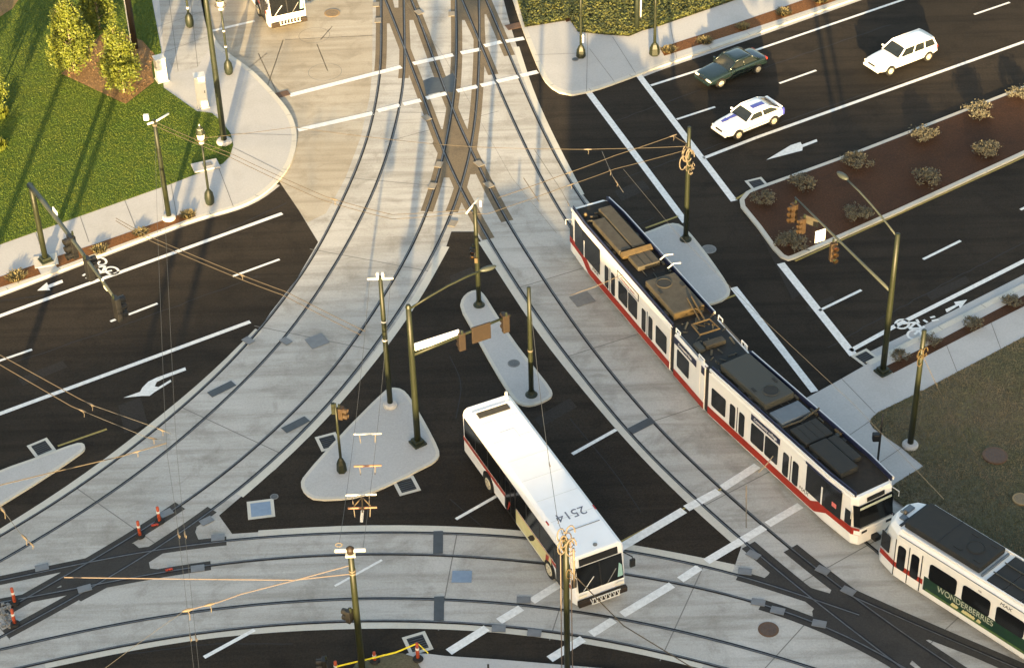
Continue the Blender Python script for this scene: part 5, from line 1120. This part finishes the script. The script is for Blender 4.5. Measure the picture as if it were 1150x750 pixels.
        for x in (5.2, 4.35): q = MB(); q.tube([(x, -.75, ZT+.35), (x+.05, -1.1, ZT+.5), (x, -1.5, ZT+.45)], .035, 6); q.build('roof_arm', M['white'], body)
    return body
def clutter(body, L, seed):
    rr = random.Random(seed)
    for i in range(16):
        x = rr.uniform(.5, L-1.4); y = rr.choice((-1, 1))*rr.uniform(.86, 1.0); q = MB(); q.box((x, y, ZT+.07), (rr.uniform(.15, .5), rr.uniform(.08, .14), rr.uniform(.08, .16))); q.build('roof_box', M[rr.choice(('roofblack', 'roofunit', 'roofgrey'))], body)
    for i in range(5):
        y = rr.uniform(-.95, .95); x = rr.uniform(.5, L-4); q = MB(); q.tube([(x, y, ZT+.05), (x+1.2, y+rr.uniform(-.08, .08), ZT+.06), (x+rr.uniform(1.8, 2.6), y, ZT+.05)], .025, 5); q.build('roof_cable', M['roofgrey'], body)
    for i in range(int(L*1.2)):
        x = .4+i/1.2; q = MB(); q.box((x, rr.uniform(-.2, .2), ZT+.018), (.03, 2.1, .014)); q.build('roof_rib', M['roofblack'], body)
def place(o, p, d, z=0): o.location = (p[0], p[1], z); o.rotation_euler = (0, 0, math.atan2(d[1], d[0]))
def unitv(a, b): d = np.array(b[:2])-np.array(a[:2]); return d/np.linalg.norm(d)
J1 = np.array([7.98, 80.42]); J2 = np.array([9.36, 77.34]); NF = np.array([14.92, 67.76]); NR = np.array([3.3, 91.13])
uC = unitv(J2, NF); uA = unitv(J1, NR); uB = unitv(J1, J2)
far = lambda u_, s: np.array([-u_[1], u_[0]])*s
root = thing('tram', 'long white articulated tram with a red stripe and dark open roof equipment', 'tram', (*(J1+far(uB, 1.3)), 0.02))
rl_ = Vector(root.location)
cC = J2+far(uC, TW_); cA = J1-far(uA, TW_); cB = J1+far(uB, TW_)
bC = tram_end(root, 'front_car', float(np.linalg.norm(NF-J2))+.35, True, 1); place(bC, cC-np.array(rl_[:2]), uC)
bA = tram_end(root, 'rear_car', float(np.linalg.norm(NR-J1))+.42, False, 2); place(bA, cA-np.array(rl_[:2]), uA)
Lb = float(np.linalg.norm(J2-J1))
bB, wB = tram_body('middle_car', .2, Lb-.12, False, root); place(bB, cB-np.array(rl_[:2]), uB)
for s in (1, -1):
    spanel('red_stripe', [.21, Lb-.13], lambda q: .45, lambda q: .85, wB, s, 'tramred', bB, .004, .008); swin('window', .55, 1.75, 1.25, 2.35, wB, s, bB)
    sg = swin('sign_panel', .2, 2.45, 2.5, 2.9, wB, s, bB, 'navy', c=.02); side_text('Community first', .24, 1.32, 2.70, TW_+.03, s, 'sign', sg, .85)
    swin('end_post', 2.55, 2.85, .9, 3.2, wB, s, bB, 'tramwhite', .012, .02, .03); swin('blue_panel', 2.95, 3.25, 2.55, 3.0, wB, s, bB, 'navy', c=.02)
    for x0, x1 in ((.2, .6), (2.5, 3.0)):
        q = MB(); q.tube([(x0, 1.2*s, ZT), (x0, 1.2*s, ZT+.25), (x1, 1.2*s, ZT+.25), (x1, 1.2*s, ZT)], .035, 6); q.build('roof_rail', M['tramwhite'], bB)
    q = MB(); q.tube([(.6, 1.2*s, ZT+.05), (2.5, 1.2*s, ZT+.05)], .04, 6); q.build('roof_rail', M['steelblue' if s < 0 else 'cream'], bB)
    q = MB(); pass
    for xb_ in (-.02, Lb+.05): q = MB(); q.box((xb_, 1.17*s, 1.75), (.62, .12, 2.62)); q.build('bellows', M['black'], bB)
q = MB(); q.prism([(-.3, -1.1), (Lb+.3, -1.1), (Lb+.3, 1.1), (-.3, 1.1)], ZT-.2, ZT+.014); q.build('roof_deck', M['roofblack'], bB)
q = MB(); q.tube([(.5, -.5, ZT+.45), (1.4, -.55, ZT+.45), (1.4, .55, ZT+.45), (.5, .5, ZT+.45), (.5, -.5, ZT+.45)], .05, 7); q.tube([(.5, .25, ZT+.45), (-1.4, .55, ZT+.55)], .05, 7); q.tube([(.5, .0, ZT+.45), (-1.4, .3, ZT+.55)], .04, 7); q.build('pantograph', M['ochre'], bB)
unit(bB, 1.75, 2.2, -.6, .5, ZT+.05, ZT+.3, 'roofunit'); unit(bB, 1.6, 2.25, -1.05, -.7, ZT+.05, ZT+.25, 'roofgrey')
rr = random.Random(4)
for i in range(22):
    q = MB(); x, y = rr.uniform(-.4, Lb), rr.uniform(-.95, .95); q.tube([(x, y, ZT+.05), (x+rr.uniform(-.3, .3), y+rr.uniform(-.3, .3), ZT+rr.uniform(.1, .35))], rr.uniform(.03, .07), 6); q.build('roof_insulator', M['roofgrey'], bB)

for i in range(8):
    q = MB(); x, y = rr.uniform(-.6, .9), rr.uniform(-.5, .7); q.tube([(x, y, ZT+.3), (x+rr.uniform(-.4, .4), y+rr.uniform(-.3, .3), ZT+rr.uniform(.3, .5))], .035, 6); q.build('roof_rod', M['ochre'], bB)

# second tram, cut by the frame
n2 = np.array([16.75, 64.95]); e2 = np.array([21.26, 59.86]); u2 = unitv(n2, e2); c2 = n2-u2*1.6+far(u2, TW_+.35)
clutter(bC, 9.6, 31); clutter(bA, 9.8, 32)
root = thing('tram', 'white tram with a green lettered advert, cut by the lower right corner', 'tram', (*c2, .02), math.atan2(-u2[1], -u2[0]))
L2 = .3
# local frame: nose at +x, body runs towards -x
def w2(x): return TW_ if x < -1.1 else TW_-.30*(x+1.1)/1.1
rings = []
for x in (-12.0, -6.0, -1.1, 0.0, .45):
    ww = w2(min(x, 0)) if x < .1 else .55
    P = [(-ww+.05, .34), (-ww, .46), (-ww, ZT-.2), (-ww+.2, ZT), (ww-.2, ZT), (ww, ZT-.2), (ww, .46), (ww-.05, .34)]
    k = max(0, (x+1.1)/1.55); rings.append([(x-k*.75*max(0, z-1.2)/1.9-k*.25*max(0, 1.0-z), y, z) for y, z in P])
body = MB().loft(rings).build('body', M['tramwhite'], root, bevel=.03)
for s in (1, -1):
    d = spanel('door', [-2.55, -1.14], lambda q: .45, lambda q: 2.62, w2, s, 'tramwhite', root, .004, .012)
    for x in (-2.42, -1.68): swin('door_glass', x, x+.44, 1.0, 2.40, w2, s, d, pr=.018, c=.14)
    for x in (-2.58, -1.88, -1.12): swin('door_seam', x, x+.05, .46, 2.62, w2, s, d, 'black', .017, .004, .01)
    for x0, x1 in ((-2.36, -1.92), (-1.75, -1.25)): pass
    spanel('red_stripe', [-2.7, -2.6, -1.1, -.6, -.1], lambda q: .98, lambda q: 1.28, w2, s, 'tramred', root, .0155, .0022)
    ad = spanel('advert', [-12, -2.75], lambda q: .72, lambda q: 1.52, w2, s, 'adgreen', root, .004, .008)
    spanel('advert_stripe', [-12, -8, -5, -2.9], lambda q: .745, lambda q: .86, w2, s, 'adlime', ad, .013, .004)
    q = MB(); rr = random.Random(9)
    for i in range(14):
        x = -4.4-rr.random()*1.6; q = MB(); q.xz([(x, .84), (x+.14, .86), (x+.05, 1.06), (x-.08, .98)], (TW_+.018+i*.0006)*s, .0005*s); q.build('advert_flourish', M['adyellow'], ad)
    for i in range(10):
        x = -8.6-rr.random()*1.2; q = MB(); q.xz([(x, .84), (x+.14, .86), (x+.05, 1.06), (x-.08, .98)], (TW_+.018+i*.0006)*s, .0005*s); q.build('advert_flourish', M['adyellow'], ad)
    side_text('WONDERBERRIES', .47, -5.0, 1.27, TW_+.014, s, 'beige', ad, .80); side_text('Jubi\'s', .62, -9.3, 1.25, TW_+.014, s, 'sign', ad, 1.0, shear=.25)
    for i in range(5): swin('window', -4.45-1.78*i, -2.98-1.78*i, 1.50, 2.46, w2, s, root, pr=.016, c=.16)
    side_text('MAX', .26, -6.95, 2.66, TW_+.008, s, 'black', root, 1.1, shear=.2); side_text('106', .13, -5.6, 2.62, TW_+.008, s, 'black', root)
    swin('cab_window', -.72, -.12, 1.4, 2.4, w2, s, root, pr=.014, c=.08)
    spanel('roof_edge', [-12, -1.2], lambda q: ZT-.03, lambda q: ZT+.09, lambda x: TW_-.22, s, 'tramwhite', root, 0, .06); spanel('drip_rail', [-12, -1.2], lambda q: ZT-.17, lambda q: ZT-.14, lambda x: TW_, s, 'grey', root, .004, .02)
    for x in (-2.4, -6, -9.6): wheel(root, x, .72*s, .33, .14)
q = MB(); q.poly([(.47-.18, -.5, 1.45), (.47-.18, .5, 1.45), (.47-.66, .5, 2.6), (.47-.66, -.5, 2.6)]); q.build('windshield', M['glass'], root)
unit(root, -5.2, -1.15, -.92, .92, ZT+.02, ZT+.34, 'roofblack', (-4.3, .0)); q = MB(); q.box((-2.9, 0, ZT+.345), (.03, 1.8, .014)); q.build('unit_seam', M['black'], root)
q = MB(); q.box((-.98, 0, ZT+.04), (.12, 1.95, .05)); q.build('roof_slot', M['black'], root)
q = MB()
for x in np.arange(-11.5, -5.3, .9): q.box((x, 0, ZT+.05), (.86, 2.0, .06))
q.build('roof_grid', M['roofblack'], root); q = MB(); q.box((-5.36, 0, ZT+.06), (.1, 1.9, .1)); q.build('roof_bar', M['steelblue'], root)
for y in (-.35, .45): q = MB(); q.tube([(-11.9, y, ZT+.12), (-5.6, y, ZT+.12)], .03, 6); q.build('roof_pipe', M['roofgrey'], root)
q = MB(); q.box((-.55, -.15, ZT+.02), (.3, .5, .12)); q.tube([(-.6, .1, ZT), (-.5, .35, ZT+.2)], .07, 8); q.box((-.75, .45, ZT+.03), (.3, .3, .1)); q.build('roof_fitting', M['steelblue'], root, bevel=.02)
q = MB(); q.lathe([(.09, 0), (.1, .12), (.04, .2)], 10, (-.62, .18, ZT)); q.build('roof_lamp', M['cream'], root)
q = MB(); q.box((.25, 0, .5), (.5, .35, .25)); q.build('coupler', M['black'], root)

# ---- cars
def make_car(label, loc, rz, L=4.5, W=.86, kind='sedan', paint='carwhite', hood=.86, belt=.92, roof=1.40, xw=(.62, .05), xr=(-1.2, -1.85), tailz=.92):
    root = thing('car', label, 'car', loc, rz)
    h = L/2
    st = [(-h, .86, .42, tailz-.14), (-h+.1, .95, .30, tailz-.02), (-h+.55, .99, .24, tailz), (-h+1.3, 1, .22, belt), (-.3, 1, .22, belt), (.7, 1, .22, belt-.01), (h-1.35, 1, .22, hood+.03), (h-.6, .98, .24, hood-.04), (h-.14, .92, .28, hood-.14), (h, .80, .36, hood-.26)]
    rings = []
    for x, k, zb, zt in st:
        w = W*k; rings.append([(x, -w*.9, zb), (x, -w, zb+.14), (x, -w*1.0, (zb+zt)/2+.05), (x, -w*.955, zt-.06), (x, -w*.84, zt), (x, -w*.4, zt+.025), (x, w*.4, zt+.025), (x, w*.84, zt), (x, w*.955, zt-.06), (x, w, (zb+zt)/2+.05), (x, w, zb+.14), (x, w*.9, zb)])
    body = MB().loft(rings).build('body', M[paint], root, smooth=True, sub=1)
    # glasshouse
    wb, wr = W*.91, W*.77
    xa, xb = xw; xc, xd = xr   # windscreen foot, roof front, roof rear, rear window foot
    zf, zr = belt-.01, (tailz if kind != 'wagon' else belt)
    bl = [(xa, zf, wb*.94), (xd, zr, wb*.94)]; 
    A = lambda s: (xa, s*wb*.93, zf); Bp = lambda s: (xb, s*wr*.95, roof-.03); C_ = lambda s: (xc, s*wr*.95, roof-.03); D = lambda s: (xd, s*wb*.92, zr)
    q = MB(); q.poly([A(-1), A(1), Bp(1), Bp(-1)]); q.build('windshield', M['glass2'], root)
    q = MB(); q.poly([D(1), D(-1), C_(-1), C_(1)]); q.build('rear_window', M['glass2'], root)
    am = ((xa+xd)/2, 0)
    for s in (1, -1):
        def lerp(f, t):   # point on side plane, f along, t up
            b0 = Vector(A(s)).lerp(Vector(D(s)), f); b1 = Vector(Bp(s)).lerp(Vector(C_(s)), f); b0.y = s*wb; return b0.lerp(b1, t)
        cuts = [.04, .47, .53, .82 if kind != 'wagon' else .74, .0, .0]
        spans = [(.05, .46), (.51, .95)] if kind != 'wagon' else [(.05, .36), (.40, .67), (.71, .96)]
        for f0, f1 in spans:
            q = MB(); q.poly([lerp(f0, .06), lerp(f1, .06), lerp(f1, .92), lerp(f0, .92)]); q.build('side_window', M['glass2'], root)
        q = MB(); fs = [.0] + [(a+b)/2 for a, b in zip([x[1] for x in spans[:-1]], [x[0] for x in spans[1:]])] + [1.]
        for i, f in enumerate(fs):
            p0, p1 = lerp(f, -.02), lerp(f, 1.); q.tube([p0, p0.lerp(p1, .5), p1], .05 if i in (0, len(fs)-1) else .035, 6)
        q.tube([lerp(.0, 1.), lerp(.5, 1.02), lerp(1., 1.)], .045, 6); q.build('pillar', M[paint], root, smooth=True)
        mr = MB(); mr.box((xa-.22, s*(W+.10), zf+.07), (.12, .2, .13)); mr.build('mirror', M[paint], root, bevel=.03)
        for xs_ in ((xa-.12, (xa+xd)/2+.15, xd+.35) if kind != 'wagon' else (xa-.12, -.15, -1.05)):
            sm = MB(); sm.box((xs_, s*(W+.002), (belt+.42)/2), (.016, .012, belt-.42)); sm.build('door_gap', M['black'], root)
        sm = MB(); sm.box((-.1, s*(W+.006), .52), (L*.62, .02, .05)); sm.build('side_trim', M['grey' if paint == 'carwhite' else 'black'], root)
        hb = MB(); hb.box((-.32, s*(W+.003), belt-.17), (.16, .02, .03)); hb.build('door_handle', M['grey' if paint != 'cardark' else 'cargreen'], root)
    # roof skin, slightly domed
    b = MB(); nx, ny = 7, 7
    for k, dz in ((0, 0), (1, -.05)):
        for i in range(nx):
            fx = i/(nx-1); x = (xb+.10)+(xc-.10-xb-.10)*fx
            for j in range(ny):
                fy = j/(ny-1)*2-1; e = max(abs(fy), abs(fx*2-1)*.9)
                b.v.append((x, wr*1.04*fy, roof+.03*(1-fy*fy)+.02*(1-(fx*2-1)**2)-.05*max(0, e-.8)/.2+dz))
    N = nx*ny
    for i in range(nx-1):
        for j in range(ny-1):
            q0 = i*ny+j; b.f += [(q0, q0+ny, q0+ny+1, q0+1), (N+q0, N+q0+1, N+q0+ny+1, N+q0+ny)]; b.m += [0, 0]
    for i in range(nx-1):
        for q0 in (i*ny, i*ny+ny-1): b.f.append((q0, q0+ny, N+q0+ny, N+q0)); b.m.append(0)
    for j in range(ny-1):
        for q0 in (j, (nx-1)*ny+j): b.f.append((q0, q0+1, N+q0+1, N+q0)); b.m.append(0)
    b.build('roof', M[paint], root, smooth=True)
    # dark cabin floor with seats
    q = MB()
    for x in (xb-.45, xc+.35):
        for s in (1, -1): q.box((x, s*.36, belt-.02), (.16, .46, .42)); q.box((x-.02, s*.36, belt+.24), (.1, .24, .16))
    q.build('seats', M['seat'], root, bevel=.04)
    for x in (-h+.82, h-.86):
        for s in (1, -1):
            pts = [(x+.36*math.cos(a), max(.22, .31+.36*math.sin(a))) for a in np.linspace(0, math.pi, 13)]
            b = MB(); b.xz([(x+.36, .2)]+pts+[(x-.36, .2)], (W-.07)*s, .085*s); b.build('wheel_arch', M['black'], root); wheel(root, x, (W-.065)*s, .31, .2)
    for s in (1, -1):
        b = MB(); b.box((h-.09, s*W*.62, hood-.21), (.1, .36, .13)); b.build('headlight', M['lamp'], root, bevel=.03)
        b = MB(); b.box((-h+.03, s*W*.70, tailz-.17), (.1, .3, .16)); b.build('tail_light', M['tail'], root, bevel=.03)
    for bx_, bz_ in ((h-.02, .42), (-h+.02, .44)): b = MB(); b.box((bx_, 0, bz_), (.14, W*1.64, .18)); b.build('bumper', M[paint if paint == 'carwhite' else 'cardark'], root, bevel=.05)
    b = MB(); b.box((h-.03, 0, hood-.23), (.06, W*.7, .09)); b.build('grille', M['black'], root); b = MB(); b.box((-h-.05, 0, .62), (.02, .4, .15)); b.build('licence_plate', M['sign'], root)
    return root
M['glass2'] = mat('car_glass', (.012, .016, .018), .08, (.02, .024, .025), 2., .8, spec=.5)
hd = math.atan2(-.52, -.855)
# white wagon
make_car('white estate car with a long roof in the far lane at the top right', (24.72, 110.95, .02), hd, 4.75, .86, 'wagon', 'carwhite', .86, .93, 1.47, (.85, .22), (-1.95, -2.2), .92)
r = make_car('white hatchback with blue racing stripes and a blue tail in the middle lane', (14.42, 104.05, .02), hd+.02, 4.35, .84, 'hatch', 'carwhite', .80, .90, 1.33, (.66, .05), (-1.15, -1.95), .93)
q = MB()
for x0, x1, z0, z1 in ((.72, 1.35, .935, .90), (1.35, 1.78, .90, .845)): q._add([(x0, -.40, z0+.014), (x1, -.34, z1+.014), (x1, -.14, z1+.014), (x0, -.08, z0+.014)], [(0, 1, 2, 3)])
q.build('bonnet_stripe', M['carblue'], r); q = MB(); q._add([(-.1, .0, 1.385), (-.1, .34, 1.378), (-.55, .34, 1.388), (-.55, .0, 1.396), (-1.02, .34, 1.378), (-1.02, .0, 1.385)], [(0, 1, 2, 3), (3, 2, 4, 5)]); o = q.build('roof_stripe', M['carblue'], r)
q = MB(); q.box((-2.02, 0, .86), (.34, 1.56, .12)); q.box((-2.15, 0, .65), (.12, 1.60, .36)); q.build('tail_panel', M['carblue'], r, bevel=.03); q = MB(); q.box((-1.98, 0, 1.03), (.16, 1.45, .05)); q.box((-1.98, .6, .96), (.1, .05, .14)); q.box((-1.98, -.6, .96), (.1, .05, .14)); q.build('spoiler', M['carwhite'], r)
make_car('dark green-black saloon with bright headlights nearest the kerb at the top', (14.05, 110.05, .02), hd+.03, 4.6, .86, 'sedan', 'cardark', .84, .92, 1.38, (.75, .12), (-1.0, -1.62), .94)
# ------------------------------------------------------------------ the low building behind the viewpoint that shades the crossing
SUN_EL = 7.5; SX = .045
def building(name, label, poly, hgt):
    t = thing(name, label, 'building', (poly[0][0], poly[0][1], 0))
    P = [(x-poly[0][0], y-poly[0][1]) for x, y in poly]
    MB().prism(P, 0, hgt).build('wall', M['wall'], t)
    n = len(P); b = MB(); fr = MB()
    for i in range(n):
        a, c = np.array(P[i]), np.array(P[(i+1) % n]); d = c-a; l = np.linalg.norm(d); d = d/l; nr = np.array([d[1], -d[0]])
        cw = sum(P[k][0]*P[(k+1) % n][1]-P[(k+1) % n][0]*P[k][1] for k in range(n))
        if cw < 0: nr = -nr
        for k in range(int(l//4)):
            for fl in range(int(hgt//4)):
                p = a+d*(k*4+2)+nr*.05; b.box((p[0], p[1], fl*4+2.4), (2.4, .14, 2.0), 0, math.atan2(d[1], d[0]))
                if k < 25 and fl < 4: fr.box((p[0], p[1], fl*4+1.32), (2.7, .3, .12), 0, math.atan2(d[1], d[0]))
    b.build('windows', M['glass'], t); fr.build('window_sills', M['kerb'], t)
    return t
TE = math.tan(R(SUN_EL))
def roofpt(gx, gy, hgt): D = hgt/TE; return (gx-SX*D, gy-D)
HL, HR = 16.5, 17.6
l0, l1 = roofpt(-80, 66, HL), roofpt(4.0, 94.5, HL)
r0, r1 = roofpt(4.05, 108.0, HR), roofpt(110, 99, HR)
building('office_building', 'low office block behind the viewpoint, left wing', [l0, l1, (l1[0]+2, l1[1]-24), (l0[0], l0[1]-24)], HL)
building('office_building', 'taller office block behind the viewpoint, right wing', [r0, r1, (r1[0], r1[1]-26), (r0[0], r0[1]-26)], HR)

# ------------------------------------------------------------------ light, sky, camera
w = bpy.data.worlds.new('World'); SC.world = w; w.use_nodes = True
nt = w.node_tree; sky = nt.nodes.new('ShaderNodeTexSky'); sky.sky_type = 'NISHITA'; sky.sun_disc = False
sky.sun_elevation = R(SUN_EL); sky.sun_rotation = R(180)+math.atan(SX); sky.air_density = 1.0; sky.dust_density = 3.0; sky.ozone_density = .6
nt.links.new(sky.outputs[0], nt.nodes['Background'].inputs[0]); nt.nodes['Background'].inputs[1].default_value = .098
ld = bpy.data.lights.new('sun', 'SUN'); ld.energy = 4.2; ld.angle = R(.5); ld.color = (1.0, .71, .35)
lo_ = bpy.data.objects.new('sun', ld); COL.objects.link(lo_)
dv = Vector((SX, 1, -TE)).normalized(); lo_.rotation_euler = dv.to_track_quat('-Z', 'Y').to_euler()
lo_.location = (0, -60, 60)
cd = bpy.data.cameras.new('camera'); cam = bpy.data.objects.new('camera', cd); COL.objects.link(cam)
cd.sensor_width = 36; cd.lens = F/1150*36; cd.clip_end = 3000; cd.clip_start = 1
Mc = Matrix.Identity(4)
for i in range(3): Mc[i][0] = rt[i]; Mc[i][1] = up[i]; Mc[i][2] = -fw[i]
Mc[2][3] = H
cam.matrix_world = Mc; SC.camera = cam
vs = SC.view_settings; vs.view_transform = 'Standard'; vs.look = 'None'; vs.gamma = 1; vs.use_curve_mapping = False; vs.exposure = 2.6
SC.cycles.use_denoising = True; SC.cycles.max_bounces = 6
